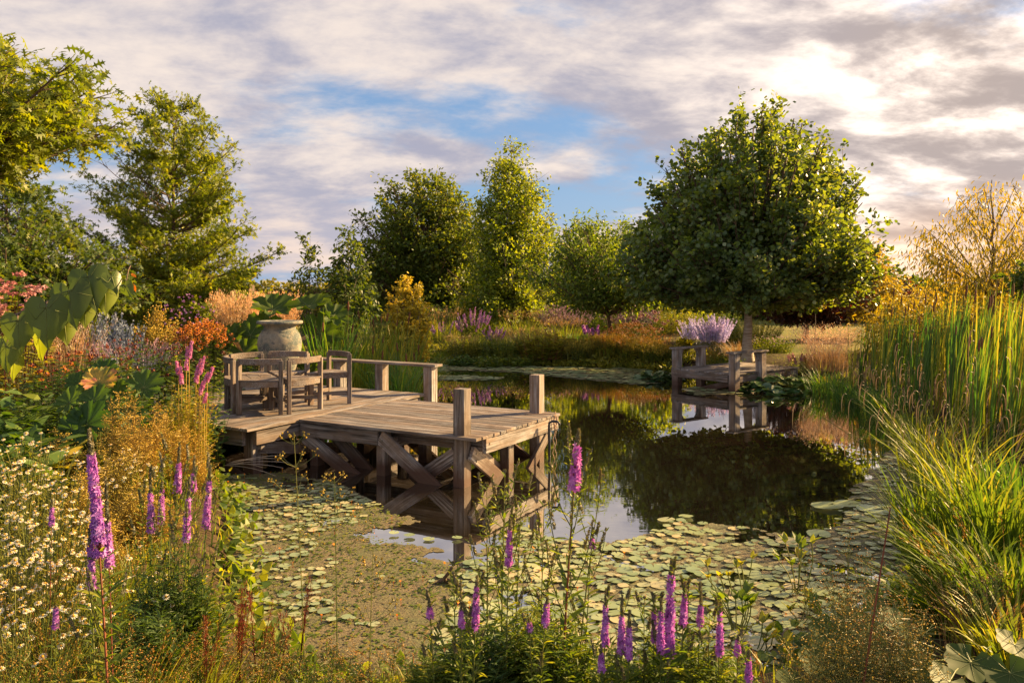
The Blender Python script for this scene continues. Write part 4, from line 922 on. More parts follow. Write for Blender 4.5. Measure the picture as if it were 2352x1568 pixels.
def tuft(name, label, cat, x, y, R_, H, n, width, mat, lean=.5, droop=.25, plume=None, z0=None, group=None, seg=5, bias=None, az0=None):
    g = gpt(x, y); root = empty(name, (x, y, g[2] - .03 if z0 is None else z0), 0, label, cat, group)
    a = uni(0, 6.28, n); r = R_ * .5 * np.sqrt(rng.random(n)); b = np.stack([r * np.cos(a), r * np.sin(a), 0 * a], -1)
    h = H * uni(.6, 1.0, n); az = a + rng.normal(size=n) * .6
    ln = lean * h * uni(.2, 1.1, n)
    m = MB(); 
    if bias is not None:
        vx = ln * np.cos(az) + bias[0] * h; vy = ln * np.sin(az) + bias[1] * h; az = np.arctan2(vy, vx); ln = np.hypot(vx, vy)
    blades(m, b, h, ln, az, width * uni(.7, 1.2, n), seg, droop * uni(.3, 1.3, n)); m.obj('blades', mat, root)
    if plume:
        k = plume['k']; a = uni(0, 6.28, k); r = R_ * .4 * np.sqrt(rng.random(k)); b = np.stack([r * np.cos(a), r * np.sin(a), 0 * a], -1)
        hh = plume['H'] * uni(.82, 1.0, k); out = plume.get('out', .25) * uni(.2, 1.0, k); t = b + np.stack([out * np.cos(a), out * np.sin(a), hh], -1)
        if bias is not None: t[:, 0] += bias[0] * hh; t[:, 1] += bias[1] * hh
        mid = b * .5 + t * .5; mid[:, :2] = b[:, :2] + (t - b)[:, :2] * .2; mid[:, 2] = hh * .6
        s2 = MB(); tubes(s2, bez(b, mid, t, 5), plume.get('sr', .0025) * np.array([[1, .9, .8, .6, .3]]), 3); s2.obj('stems', plume.get('smat', plume['mat']), root)
        c = plume['n']; s = uni(plume.get('f0', .7), 1.0, (k, c)); P = along(b, mid, t, s) + rng.normal(size=(k, c, 3)) * plume['r']; ax = nrm(t - mid)
        d = nrm(ax[:, None] + rdir(k * c).reshape(k, c, 3) * .45).reshape(-1, 3); P = P.reshape(-1, 3); f = MB()
        stamp(f, T_quad(.2, 0), P, frames(d, rdir(len(P))), plume['size'] * uni(.7, 1.3, len(P))); tag(f.obj('plumes', plume['mat'], root), kind='stuff')
    return root
def px_plant(px, pt, Y): 
    """x, and height above the ground, of a plant whose top shows at (px, pt) at distance Y"""
    x = (px - CX) / F * Y; return x, EYE - (pt - HY) / F * Y - gpt(x, Y)[2]
def bigleaf(par, base, tip, size, mat, tilt=(0, -1, .5), rnd=None, lobes=9, stalk='stem', tr=.012, tpl=None, name='leaf'):
    """one large stalked leaf, its blade facing tilt"""
    base = np.array(base, float); tip = np.array(tip, float); m = MB(); up = nrm(np.array([tilt], float)); d = nrm(np.cross(np.cross(up, nrm(tip - base)[None]), up) + 1e-4)
    stamp(m, tpl or T_lobed(lobes, .06, .25, .34, .25), tip[None], frames(d, up), size, None if rnd is None else np.array([rnd])); 
    Vt = (tpl or T_lobed(lobes, .06, .25, .34, .25))[0]; nn = lobes * 6 + 1; Mx = frames(d, up)[0]
    for l_ in range(lobes):
        ii_ = min(int((l_ + .5) * 6), nn - 1); pl = np.stack([Vt[0]] + [Vt[1 + k_ * nn + ii_] for k_ in range(3)]); pl = pl * size @ Mx.T + tip
        for sg in (1, -1): tubes(m, (pl + sg * up * .0015)[None], (size * .006 * np.array([1, .8, .5, .2]))[None], 3, mi=1)
    o = m.obj(name, [mat, 'vein'], par, True)
    s_ = MB(); mid = (base + tip) / 2 + (0, 0, .15 * np.linalg.norm(tip - base)); tubes(s_, bez(base[None], mid[None], tip[None], 6), tr * np.linspace(1, .6, 6)[None], 6); s_.obj('stalk', stalk, o)
    return o

# ---- far bank, three rows. (px, top, Y, ...)
def H_(name, label, cat, px, pt, Y, wpx, ns, **k):
    x, h = px_plant(px, pt, Y); return herb(name, label, cat, x, Y, wpx / 2 * Y / F, h, ns, **k)
def Tf(name, label, cat, px, pt, Y, wpx, n, width, mat, **k):
    x, h = px_plant(px, pt, Y); return tuft(name, label, cat, x, Y, wpx / 2 * Y / F * 1.6, h, n, width, mat, **k)
LF = lambda n, ln, mat, w=.4, **k: dict(n=n, len=ln, mat=mat, tpl=T_leaf(w) if ln > .07 else T_quad(w), **k)
SPK = lambda mat, n, r, size, f0, frac: dict(kind='spike', mat=mat, n=n, r=r, size=size, f0=f0, frac=frac, name='flower_spikes')
# reeds and cattails behind the big jetty
def reed_stand(name, label, x, y, R_, H, n, width, mat, heads, z0=-.05, lean=.25, droop=.12, bias=None, hh=1.0, hr=.016, hl=.17):
    root = tuft(name, label, 'cattails', x, y, R_, H, n, width, mat, lean, droop, z0=z0, bias=bias)
    for i in range(heads):
        a = uni(0, 6.28); r = R_ * .5 * math.sqrt(rng.random()); bx, by = r * math.cos(a), r * math.sin(a); h = H * hh * uni(.72, 1.02)
        l_ = (bias or (0, 0)); tx, ty = bx + rng.normal() * .10 * h + l_[0] * h * .8, by + rng.normal() * .10 * h + l_[1] * h * .8
        b, t = np.array([bx, by, 0.]), np.array([tx, ty, h]); ax = (t - b) / np.linalg.norm(t - b)
        s_ = MB(); tubes(s_, np.array([[b, b + ax * h * .5, t]]), np.array([[.006, .005, .002]]), 4); so = s_.obj('stalk', 'stem', root)
        c = MB(); q = np.linspace(0, 1, 7); rr = hr * np.array([.35, .9, 1, 1, 1, .9, .3]); p0 = t - ax * (hl + .12)
        tubes(c, (p0[None] + ax[None] * (q * hl)[:, None])[None], rr[None], 7, cap=True); c.obj('seed_head', 'cattail', so, True)
    return root
x0, _ = px_plant(745, 700, 13.4)
reed_stand('cattail_clump', 'dark green upright reeds immediately right of the stone urn', x0, 13.6, .75, hgt(672, 13.6) + .35, 120, .020, 'reed', 5, lean=.35)
reed_stand('cattail_clump', 'bright yellow green reeds behind the middle of the jetty rail', tpx(820, 15), 15, 1.0, hgt(690, 15) + .35, 190, .022, 'ygrass', 9, lean=.4)
reed_stand('cattail_clump', 'arching reeds behind the right end of the jetty rail', tpx(905, 14.4), 14.4, .9, hgt(745, 14.4) + .35, 150, .018, 'reed', 5, lean=.75, droop=.45)
reed_stand('cattail_clump', 'tall mixed reeds with brown heads beyond the end of the jetty rail', tpx(900, 17.5), 17.5, 1.2, hgt(700, 17.5) + .35, 180, .022, 'grass', 9, lean=.4)
reed_stand('cattail_clump', 'green arching grassy reeds at the far left end of the open water', tpx(965, 16.2), 16.2, .8, hgt(770, 16.2) + .35, 150, .018, 'ygrass', 2, lean=.8, droop=.5)
reed_stand('cattail_clump', 'low bright reeds seen under the jetty rail between its posts', tpx(840, 13.1), 13.2, .7, .62, 110, .016, 'ygrass', 0, lean=.7, droop=.4)
# left to right: back row behind everything
for i_, (px, pt, Y, w, mt, hh, lb) in enumerate((
    (1010, 706, 25, 120, 'grass', 'straw', 'tall seeding grass left of the purple flower spikes'),
    (1190, 712, 26, 130, 'grass', 'straw', 'feathery green grass under the tall birch'),
    (1290, 730, 24.5, 130, 'ygrass', 'straw', 'soft yellow green grass between the birch and the cherry'),
    (1330, 752, 23.4, 90, 'reed', None, 'dark green broad bladed grass clump left of the cherry trunk'),
    (1100, 760, 22.8, 130, 'ygrass', None, 'arching grass below the purple flower spikes'),
    (1215, 755, 22.9, 140, 'ygrass', 'straw', 'arching yellow green grass at the middle of the far bank'),
    (1375, 795, 22.3, 50, 'ygrass', None, 'small upright bright green iris tuft at the water edge'),
    (1435, 792, 21.9, 60, 'ygrass', None, 'upright light green rush tuft just left of the small jetty'),
    (1050, 800, 22.6, 100, 'ygrass', None, 'low grass tuft overhanging the far left of the water'))):
    Tf('grass_clump', lb, 'ornamental grass', px, pt, Y, w, 330, .017, mt, lean=.4 if i_ not in (6, 7) else .12, droop=.3 if i_ not in (6, 7) else 0, plume=None if hh is None else dict(k=70, H=px_plant(px, pt - 6, Y)[1], n=10, r=.02, size=.05, mat=hh, out=.35, f0=.72))
H_('loosestrife', 'broad clump of purple flower spikes on the far bank above the end of the jetty', 'loosestrife', 1085, 700, 24.0, 95, 60, leaf=LF(22, .09, 'herb'), flower=SPK('farpurple', 24, .022, .034, .68, .75), hv=(.5, 1))
H_('loosestrife', 'purple flower spikes on the far bank just right of the broad purple clump', 'loosestrife', 1135, 745, 22.9, 60, 34, leaf=LF(22, .08, 'herb'), flower=SPK('farpurple', 24, .022, .034, .68, .75), hv=(.5, 1))
H_('loosestrife', 'faint mauve flower spikes at the far left of the open water', 'loosestrife', 1015, 728, 23.4, 70, 34, leaf=LF(22, .08, 'herb'), flower=SPK('farpurple', 20, .02, .03, .7, .5))
H_('loosestrife', 'small group of bright purple spikes left of the orange brown flower mound', 'loosestrife', 1358, 738, 22.6, 55, 14, leaf=LF(18, .08, 'herb'), flower=SPK('magenta', 34, .03, .045, .7, .8))
H_('airy_perennial', 'hazy pinkish mauve flower mass behind the cherry trunk', 'perennial', 1300, 690, 27, 150, 130, leaf=LF(12, .07, 'herb'), flower=dict(kind='cloud', n=26, r=.14, size=.03, mat='mauve', f0=.55))
H_('airy_perennial', 'hazy pinkish mauve flower mass right of the cherry trunk', 'perennial', 1450, 690, 26, 140, 130, leaf=LF(12, .07, 'herb'), flower=dict(kind='cloud', n=26, r=.14, size=.03, mat='mauve', f0=.55))
H_('coneflower', 'pink coneflowers with drooping petals left of the lilac haze', 'coneflower', 1490, 705, 23.5, 120, 42, leaf=LF(16, .11, 'herbdark'), flower=dict(kind='disc', mat='rose', cmat='redhead', size=.065, face=(0, -1.0), dh=.7), hv=(.6, 1))
H_('rudbeckia', 'low mound of small orange brown flowers on the far bank', 'rudbeckia', 1448, 738, 22.4, 135, 420, leaf=LF(8, .07, 'herbdark'), flower=dict(kind='disc', mat='bronze', cmat='rustdock', size=.042, face=(0, -1.0), tpl=T_daisy(7)), hv=(.55, 1), base_r=.8)
H_('russian_sage', 'pale lilac haze of upright flower spikes left of the lime trunk', 'russian sage', 1640, 716, 21.6, 95, 110, leaf=LF(8, .05, 'bluegrey'), flower=SPK('lilac', 60, .03, .028, .35, 1.0), spread=.10)
H_('russian_sage', 'silvery lilac flower spikes at the left of the brighter lilac clump', 'russian sage', 1590, 722, 22.2, 60, 50, leaf=LF(8, .05, 'bluegrey'), flower=SPK('lilac', 40, .025, .025, .4, 1.0), spread=.10)
H_('shrub', 'yellow topped green shrub directly behind the lime trunk', 'shrub', 1730, 722, 24.5, 150, 240, leaf=LF(16, .10, 'yherb', .5), hv=(.6, 1), base_r=.7)
H_('shrub', 'light green shrub between the lilac haze and the lime trunk', 'shrub', 1672, 715, 26, 80, 120, leaf=LF(16, .10, 'herb', .5), hv=(.6, 1), base_r=.7)
H_('aster', 'low bushy aster with tiny pale violet flowers right of the lime trunk', 'aster', 1775, 765, 20.9, 110, 200, leaf=LF(14, .07, 'herb'), flower=dict(kind='disc', mat='lilac', cmat='disc', size=.028, frac=.5, tpl=T_daisy(7)), hv=(.55, 1), base_r=.7)
H_('loosestrife', 'rosy pink flower spikes right of the small jetty deck', 'loosestrife', 1835, 800, 17.8, 70, 22, leaf=LF(20, .07, 'herb'), flower=SPK('rose', 28, .02, .03, .65, .7))
H_('red_leaved_plant', 'reddish leaved plant at the right end of the small jetty deck', 'perennial', 1800, 812, 17.2, 60, 60, leaf=LF(16, .06, 'rustdock'), flower=None, hv=(.5, 1))
Tf('fluffy_grass', 'rounded fluffy pinkish beige grass right of the small jetty', 'ornamental grass', 1900, 782, 17.6, 120, 500, .008, 'straw', lean=.5, droop=.25, plume=dict(k=200, H=1.0, n=22, r=.05, size=.04, mat='pinkgrass', out=.55, f0=.45))
H_('bank_plant', 'leafy green plants between the small jetty rail and the lime trunk', 'perennial', 1665, 798, 19.0, 90, 90, leaf=LF(14, .13, 'herb', .6), hv=(.5, 1), base_r=.7)
H_('bank_plant', 'yellow flowered low plant behind the left rail of the small jetty', 'perennial', 1635, 790, 19.6, 50, 80, leaf=LF(12, .05, 'herb'), flower=dict(kind='cloud', n=10, r=.06, size=.03, mat='yellow'), hv=(.5, 1))
H_('bank_plant', 'bushy green plant left of the small jetty left rail', 'perennial', 1520, 778, 20.9, 100, 150, leaf=LF(16, .07, 'herb'), flower=dict(kind='cloud', n=12, r=.10, size=.02, mat='goldseed', f0=.6), hv=(.5, 1), base_r=.7)
H_('hosta', 'bright light green upright leaves at the right end of the orange brown mound', 'hosta', 1572, 770, 21.9, 40, 26, leaf=LF(5, .30, 'yherb', .4, up=1.4, t0=.0, t1=.5), hv=(.5, 1))
Tf('feather_grass', 'wispy fountain grass leaning left of the lime trunk', 'ornamental grass', 1690, 762, 20.6, 70, 300, .006, 'straw', lean=.7, droop=.5, bias=(-.3, 0))
for i_, (px, pt, Y, w) in enumerate(((1075, 790, 22.4, 90), (1150, 785, 22.2, 110), (1245, 778, 22.1, 120), (1330, 782, 21.9, 90), (1400, 778, 21.9, 80), (1470, 790, 21.5, 90))):
    H_('bank_plant', ['leafy perennial overhanging the far left corner of the water', 'mixed green perennial below the small purple spikes of the far bank', 'green and red stemmed dock like plant on the middle of the far bank', 'feathery yellow green plant below the dark broad grass', 'yellowish airy plant below the bright purple spikes', 'green airy plant under the orange brown mound'][i_], 'perennial', px, pt - 22, Y, w * 1.15, 190,
       leaf=LF(15, .10 if i_ != 2 else .2, ['yherb', 'herb', 'yherb', 'yherb', 'yherb', 'yherb'][i_], .4), flower=None if i_ < 3 else dict(kind='cloud', n=16, r=.12, size=.02, mat='goldseed', f0=.5), stem=('redstem' if i_ == 2 else 'stem', .006), hv=(.5, 1), base_r=.75)
for i_, (px, pt, Y, w, mt) in enumerate(((1120, 690, 30, 160, 'herb'), (1240, 690, 31, 160, 'yherb'), (1400, 688, 31, 160, 'herb'), (1560, 690, 30, 170, 'yherb'), (1010, 690, 29, 130, 'herbdark'), (905, 692, 26, 120, 'herb'), (1075, 655, 29, 70, 'yherb'), (1640, 700, 31, 130, 'herb'))):
    H_('shrub', ['bushy green shrub behind the broad purple spikes', 'sunny yellow green shrub right of the birch trunk', 'green shrub behind the hazy mauve flowers', 'yellow green shrub under the left side of the lime crown', 'dark shrub behind the tall seeding grass', 'green shrub below the small golden tree', 'small rounded golden green shrub left of the tall birch', 'green shrub behind the lilac haze'][i_], 'shrub', px, pt, Y, w, 230, leaf=LF(17, .11, mt, .55), hv=(.45, 1), base_r=.8)
for i_, (px, pt, Y, w, mt, hh) in enumerate(((1008, 792, 22.3, 70, 'ygrass', None), (1062, 778, 22.5, 80, 'grass', 'straw'), (1118, 790, 22.2, 70, 'ygrass', None), (1172, 772, 22.4, 80, 'ygrass', 'straw'), (1228, 784, 22.1, 70, 'grass', None), (1282, 768, 22.2, 80, 'ygrass', 'bronze'), (1340, 784, 22.0, 70, 'ygrass', None), (1392, 772, 21.8, 80, 'ygrass', 'bronze'), (1448, 782, 21.5, 75, 'ygrass', 'bronze'), (1500, 778, 21.1, 80, 'ygrass', 'bronze'), (1650, 800, 19.6, 60, 'ygrass', None))):
    Tf('grass_tuft', '%s grass tuft in the front row of the far bank' % ('leftmost', 'second', 'third from the left', 'fourth from the left', 'fifth from the left', 'sixth from the left', 'seventh from the left', 'eighth from the left', 'ninth from the left', 'tenth from the left', 'small bright')[i_] if i_ < 10 else 'small bright grass tuft behind the left rail of the small jetty', 'grass', px, pt, Y, w, 260, .013, mt, lean=.55, droop=.45, plume=None if hh is None else dict(k=60, H=px_plant(px, pt - 14, Y)[1], n=14, r=.03, size=.04, mat=hh, out=.45, f0=.6))
# water lilies by the small jetty
def lilies(label, px, py, R_, n, z, sz=.2, mat='darkpad'):
    c = G(px, py); root = empty('water_lily', (c[0], c[1], 0), 0, label, 'water lily')
    a = uni(0, 6.28, n); r = R_ * np.sqrt(rng.random(n)); h = z * (1 - (r / R_) ** 2) * uni(.4, 1.0, n) + .012
    P = np.stack([r * np.cos(a) * 1.35, r * np.sin(a), h], -1); m = MB()
    stamp(m, pad_mesh('p', 'p', 13, .2, .10), P, frames(nrm(rdir(n) * (1, 1, .1)), nrm(rdir(n) * .55 + (.0, -.25, 1))), sz * uni(.7, 1.25, n)); m.obj('leaves', mat, root)
    s_ = MB(); k = P[:, 2] > .04; Q = P[k]; tubes(s_, np.stack([Q * (.8, .8, 0) + (0, 0, -.03), Q], 1), .004, 3); s_.obj('stalks', 'stem', root); return root
lilies('mounded clump of dark glossy water lily leaves right of the small jetty', 1800, 897, .75, 130, .30, .24)
lilies('smaller mounded clump of water lily leaves left of the small jetty', 1512, 872, .42, 70, .20, .20)
for i_, (px, py, n) in enumerate(((1060, 840, 40), (1120, 842, 34), (1190, 840, 30))):
    c = G(px, py); herb('marsh_plant', ['low round leaved marsh plant at the far left edge of the water', 'light green marsh plant at the water edge below the purple spikes', 'second light green marsh plant along the far edge of the water'][i_], 'marsh plant', c[0], c[1], .45, .38, n * 2, leaf=LF(7, .14, 'herb' if i_ else 'bigleaf', .6), z0=-.02, hv=(.4, 1), base_r=.8)

# ---- border on the left of the jetty
H_('joe_pye_weed', 'tall bush with pink domed flower heads at the left edge', 'perennial', 25, 612, 9.5, 170, 60, leaf=LF(20, .15, 'yherb', .4), flower=dict(kind='umbel', n=40, r=.075, size=.024, mat='rose', frac=.55), stem=('redstem', .006), hv=(.7, 1), base_r=.7)
H_('joe_pye_weed', 'smaller pink headed bush right of the tall one at the left edge', 'perennial', 100, 655, 11.5, 90, 34, leaf=LF(18, .12, 'yherb', .4), flower=dict(kind='umbel', n=40, r=.08, size=.024, mat='rose', frac=.5), hv=(.7, 1), base_r=.7)
Tf('feather_reed_grass', 'pinkish grass plumes behind the heart shaped leaves on the left', 'ornamental grass', 150, 690, 11.5, 110, 200, .008, 'straw', lean=.3, droop=.1, plume=dict(k=45, H=1.35, n=22, r=.018, size=.04, mat='pinkgrass', out=.5, f0=.62))
Tf('feather_reed_grass', 'stand of upright pinkish orange grass plumes left of the large lobed leaves', 'ornamental grass', 545, 668, 17.0, 95, 260, .008, 'straw', lean=.15, droop=.05, plume=dict(k=110, H=px_plant(545, 664, 17)[1], n=34, r=.016, size=.06, mat='orangegrass', out=.42, f0=.6))
Tf('feather_reed_grass', 'second stand of orange grass plumes directly behind the large lobed leaves', 'ornamental grass', 640, 672, 18.0, 95, 260, .008, 'straw', lean=.15, droop=.05, plume=dict(k=110, H=px_plant(640, 668, 18)[1], n=34, r=.016, size=.06, mat='orangegrass', out=.42, f0=.6))
H_('artemisia', 'greyish beige upright plant in front of the orange grass plumes', 'perennial', 570, 735, 15.6, 60, 50, leaf=LF(20, .05, 'straw'), flower=dict(kind='plume', n=30, r=.02, size=.05, mat='straw', f0=.45), hv=(.6, 1))
H_('blue_perennial', 'blue grey spiky perennial below the heart shaped leaves', 'perennial', 260, 702, 12.6, 120, 150, leaf=LF(8, .05, 'bluegrey'), flower=SPK('bluegrey', 26, .02, .028, .45, 1.0), hv=(.7, 1), base_r=.7)
H_('golden_umbel', 'golden yellow airy seed heads left of the orange flowers', 'perennial', 325, 690, 13.2, 105, 80, leaf=LF(8, .06, 'yherb'), flower=dict(kind='cloud', n=60, r=.16, size=.026, mat='goldseed', f0=.5), hv=(.6, 1), base_r=.7, lean=(.2, 0))
H_('verbena', 'thin stemmed verbena with tiny purple heads under the tall oak', 'verbena', 430, 668, 15.2, 130, 70, leaf=LF(5, .05, 'herb'), flower=dict(kind='umbel', n=7, r=.02, size=.018, mat='farpurple'), hv=(.6, 1), base_r=.8)
H_('helenium', 'dense mound of bright orange flowers left of the stone urn', 'helenium', 468, 725, 13.2, 105, 320, leaf=LF(10, .07, 'herbdark'), flower=dict(kind='disc', mat='orange', cmat='redhead', size=.038, face=(.3, -1.0), tpl=T_daisy(8), dh=.5), hv=(.78, 1), base_r=.8)
H_('helenium', 'thin band of orange flowers left of the dense orange mound', 'helenium', 390, 738, 13.6, 80, 110, leaf=LF(10, .07, 'herbdark'), flower=dict(kind='disc', mat='orange', cmat='redhead', size=.032, face=(.2, -.4), tpl=T_daisy(8), dh=.5), hv=(.72, 1), base_r=.8)
Tf('purple_grass', 'dark purple tinted fountain grass behind the dark red flowers', 'ornamental grass', 300, 742, 11.8, 150, 500, .007, 'bluegrey', lean=.5, droop=.3, plume=dict(k=90, H=1.05, n=16, r=.012, size=.035, mat='mauve', out=.5, f0=.8))
for i_, (px, pt, Y, w, n) in enumerate(((180, 772, 9.2, 120, 60), (250, 760, 9.8, 130, 70), (340, 752, 10.3, 130, 80), (420, 752, 10.6, 120, 70), (120, 800, 8.6, 110, 45), (480, 775, 11.2, 70, 30), (300, 800, 8.8, 130, 45))):
    H_('helenium', ['dark red flat flowers just right of the heart shaped leaves', 'dark red flowers above the turning pink leaf', 'dark red flowers in front of the purple tinted grass', 'dark red flowers below the dense orange mound', 'dark red and orange flowers below the heart shaped leaves', 'few dark red flowers left of the stone urn', 'sparse dark red flowers over green leaves behind the pink spikes'][i_], 'helenium', px, pt, Y, w, n,
       leaf=LF(13, .14, 'herb' if i_ % 2 else 'herbdark', .38), flower=[dict(kind='disc', mat='redhead', cmat='rustdock', size=.032, face=(.1, -.2), tpl=T_daisy(9), dh=.9, frac=.6)] + ([dict(kind='disc', mat='orange', cmat='rustdock', size=.036, face=(.1, -.2), tpl=T_daisy(9), dh=.7, frac=.25)] if i_ in (0, 4) else []), hv=(.7, 1), base_r=.75)
# gunnera
gun = empty('gunnera', gpt(-4.6, 14.2), 0, 'gunnera with huge lobed leaves standing above the stone urn', 'gunnera')
o = np.array(gun.location)
for (px, py, Y, s_, tl, r_) in ((626, 712, 14.0, .85, (.1, -.45, .9), .3), (710, 704, 14.4, .8, (-.1, -.35, .95), .5), (765, 728, 14.0, .6, (.3, -.6, .8), .2), (575, 770, 13.7, .6, (.0, -.8, .8), .2), (530, 780, 13.6, .6, (-.3, -.8, .8), .6), (600, 760, 14.2, .7, (.1, -.9, .6), .4), (505, 800, 13.5, .6, (-.2, -.7, .8), .3), (560, 810, 13.3, .6, (.1, -.9, .7), .15), (735, 765, 13.9, .75, (.2, -1, .4), .25), (700, 850, 13.2, .5, (0, -1, .5), .2), (745, 860, 13.1, .45, (.2, -1, .6), .3)):
    bigleaf(gun, (0, 0, 0), at(px, py, Y) - o, s_, 'gunnera', tl, r_, 7)
# large leaves by the left bank
dar = empty('umbrella_plant', gpt(-3.95, 7.6), 0, 'umbrella plant with big scalloped green leaves and one turned pink and orange', 'umbrella plant')
o = np.array(dar.location)
for (px, py, Y, s_, tl, r_, mt) in ((228, 880, 7.3, .32, (.2, -.7, .8), .5, 'autumnleaf'), (240, 850, 7.6, .24, (.1, -.7, .8), .2, 'bigleaf'), (215, 920, 7.1, .30, (-.1, -.8, .8), .5, 'bigleaf'), (250, 945, 7.0, .26, (.3, -.9, .6), .7, 'bigleaf'), (160, 925, 7.2, .32, (-.3, -.7, .8), .6, 'bigleaf'), (200, 975, 6.8, .40, (0, -1, .6), .1, 'bigleaf'), (165, 985, 6.8, .30, (-.3, -1, .5), .3, 'bigleaf'), (330, 890, 7.5, .34, (.2, -.8, .7), .35, 'bigleaf'), (265, 905, 7.4, .26, (.2, -1, .6), .4, 'bigleaf'), (180, 880, 7.5, .24, (0, -.7, .8), .2, 'bigleaf'), (300, 960, 7.0, .26, (.4, -.9, .6), .2, 'bigleaf')):
    bigleaf(dar, (0, 0, 0), at(px, py, Y) - o, s_, mt, tl, r_, 9, tr=.006)
T_long = T_leaf(.45)
for i_, (px, py, Y, n, s_) in enumerate(((60, 985, 5.9, 26, .20), (10, 960, 6.2, 20, .22), (135, 1015, 6.2, 20, .18), (30, 900, 7.4, 24, .2))):
    x, h = px_plant(px, py, Y); herb('hosta', ['broad green leaved hosta above the white daisies', 'dark hosta leaves at the left edge', 'yellow green hosta leaves beside the golden haze', 'dark leafy clump under the heart shaped leaves'][i_], 'hosta', x, Y, .33, h, n, leaf=LF(6, s_, 'bigleaf' if i_ != 2 else 'yherb', .5, up=.6, t0=.3, t1=1.0, taper=0), hv=(.5, 1))
for i_, (px, py, Y, n) in enumerate(((60, 840, 8.4, 60), (330, 850, 8.3, 60), (420, 860, 8.8, 60), (140, 850, 8.0, 60))):
    x, h = px_plant(px, py, Y); herb('leafy_perennial', ['dark leafy perennial at the left edge behind the umbrella plant', 'dark leafy perennial behind the pink spiked golden bush', 'shaded leafy perennial left of the jetty', 'dark leafy perennial under the dark red flowers'][i_], 'perennial', x, Y, .5, h, n, leaf=LF(14, .15, 'herbdark', .4), hv=(.5, 1), base_r=.8)
for i_, (px, py, Y, n) in enumerate(((590, 800, 14.0, 60), (640, 850, 13.6, 60), (530, 830, 12.9, 60), (480, 850, 12.0, 60))):
    x, h = px_plant(px, py, Y); herb('leafy_perennial', ['dark leaves behind the left side of the stone urn', 'dark leaves low behind the stone urn', 'dark leafy plant behind the left of the ring of chairs', 'dark leafy plant behind the pink spikes beside the deck'][i_], 'perennial', x, Y, .6, max(h, .4), n, leaf=LF(12, .16, 'herbdark', .45), hv=(.5, 1), base_r=.8)
# golden bush with pink spikes by the deck
H_('loosestrife', 'bushy golden loosestrife with bright pink spikes beside the left edge of the jetty', 'loosestrife', 418, 850, 7.4, 130, 150, leaf=LF(44, .066, 'yherb', .3, t1=.98), hv=(.45, 1.0), base_r=.6, spread=.04, lean=(.04, 0), stem=('goldstem', .003), flower=dict(kind='plume', n=12, r=.005, size=.02, mat='bronze', f0=.88, frac=.4))
ps = empty('loosestrife', gpt(-2.95, 7.5), 0, 'stems of bright pink flower spikes rising over the golden bush beside the chairs', 'loosestrife'); o = np.array(ps.location)
for (xt, yt, f0, f1, xb) in ((442, 768, 782, 820, 432), (430, 790, 796, 850, 428), (490, 840, 843, 875, 470), (471, 810, 818, 862, 455), (462, 815, 825, 880, 450), (478, 850, 855, 892, 462), (405, 815, 830, 860, 412), (455, 835, 840, 870, 448), (467, 870, 876, 905, 458), (415, 835, 842, 880, 418), (475, 900, 902, 925, 468)):
    Yp = 7.35; b = np.array([(xb - CX) / F * Yp, Yp, gpt(-2.95, 7.5)[2]]) - o; t = at(xt, yt, Yp) - o; a0 = at(xt + (xb - xt) * (f0 - yt) / (1000. - yt), f0, Yp) - o; a1 = at(xt + (xb - xt) * (f1 - yt) / (1000. - yt) * 3, f1, Yp) - o
    s_ = MB(); tubes(s_, np.array([[b, a1, a0, t]]), np.array([[.004, .003, .002, .001]]), 4); so = s_.obj('stem', 'goldstem', ps)
    m = MB(); spike(m, a1, a0, 100, .014, .018, .4); m.obj('flower_spike', 'pinkspike', so)
# golden airy panicles along the left bank
for i_, (px, pt, Y, w, n, lx) in enumerate(((300, 870, 6.6, 130, 26, 0), (370, 960, 7.2, 110, 26, .1), (250, 1010, 5.9, 130, 26, 0), (420, 1040, 7.0, 90, 22, .25), (180, 1080, 5.2, 120, 22, 0), (330, 1090, 5.6, 120, 24, .1), (150, 960, 6.4, 70, 10, 0), (400, 920, 6.9, 90, 18, 0), (225, 1180, 4.6, 120, 22, 0))):
    H_('panicle_plant', ['tallest golden airy panicle plant left of the jetty', 'golden airy panicle plant against the jetty corner', 'golden airy panicles right of the hosta leaves', 'golden airy panicles leaning over the scum by the jetty post', 'golden airy panicles behind the tall purple spike', 'golden airy panicles between the daisies and the dark loosestrife', 'thin golden airy panicle in front of the big scalloped leaves', 'golden airy panicles under the pink spikes', 'golden airy panicles right of the lowest daisies'][i_], 'water plantain', px, pt, Y, w, n,
       stem=('goldstem', .003), flower=dict(kind='cloud', n=110, r=.20, size=.0095, mat='goldseed', f0=.2, name='seeds', tw=.0014), lean=(lx, 0), hv=(.5, 1), base_r=.8)
    Tf('golden_grass', ['golden grass under the tallest panicle plant', 'golden grass by the jetty corner', 'golden grass right of the hosta leaves', 'golden grass at the water edge by the jetty post', 'golden grass behind the tall purple spike', 'golden grass left of the dark loosestrife', 'golden grass in front of the big scalloped leaves', 'golden grass under the pink spikes', 'golden grass right of the lowest daisies'][i_], 'grass', px, pt + 110, Y - .1, w * 1.1, 170, .008, 'ygrass', lean=.5, droop=.3)
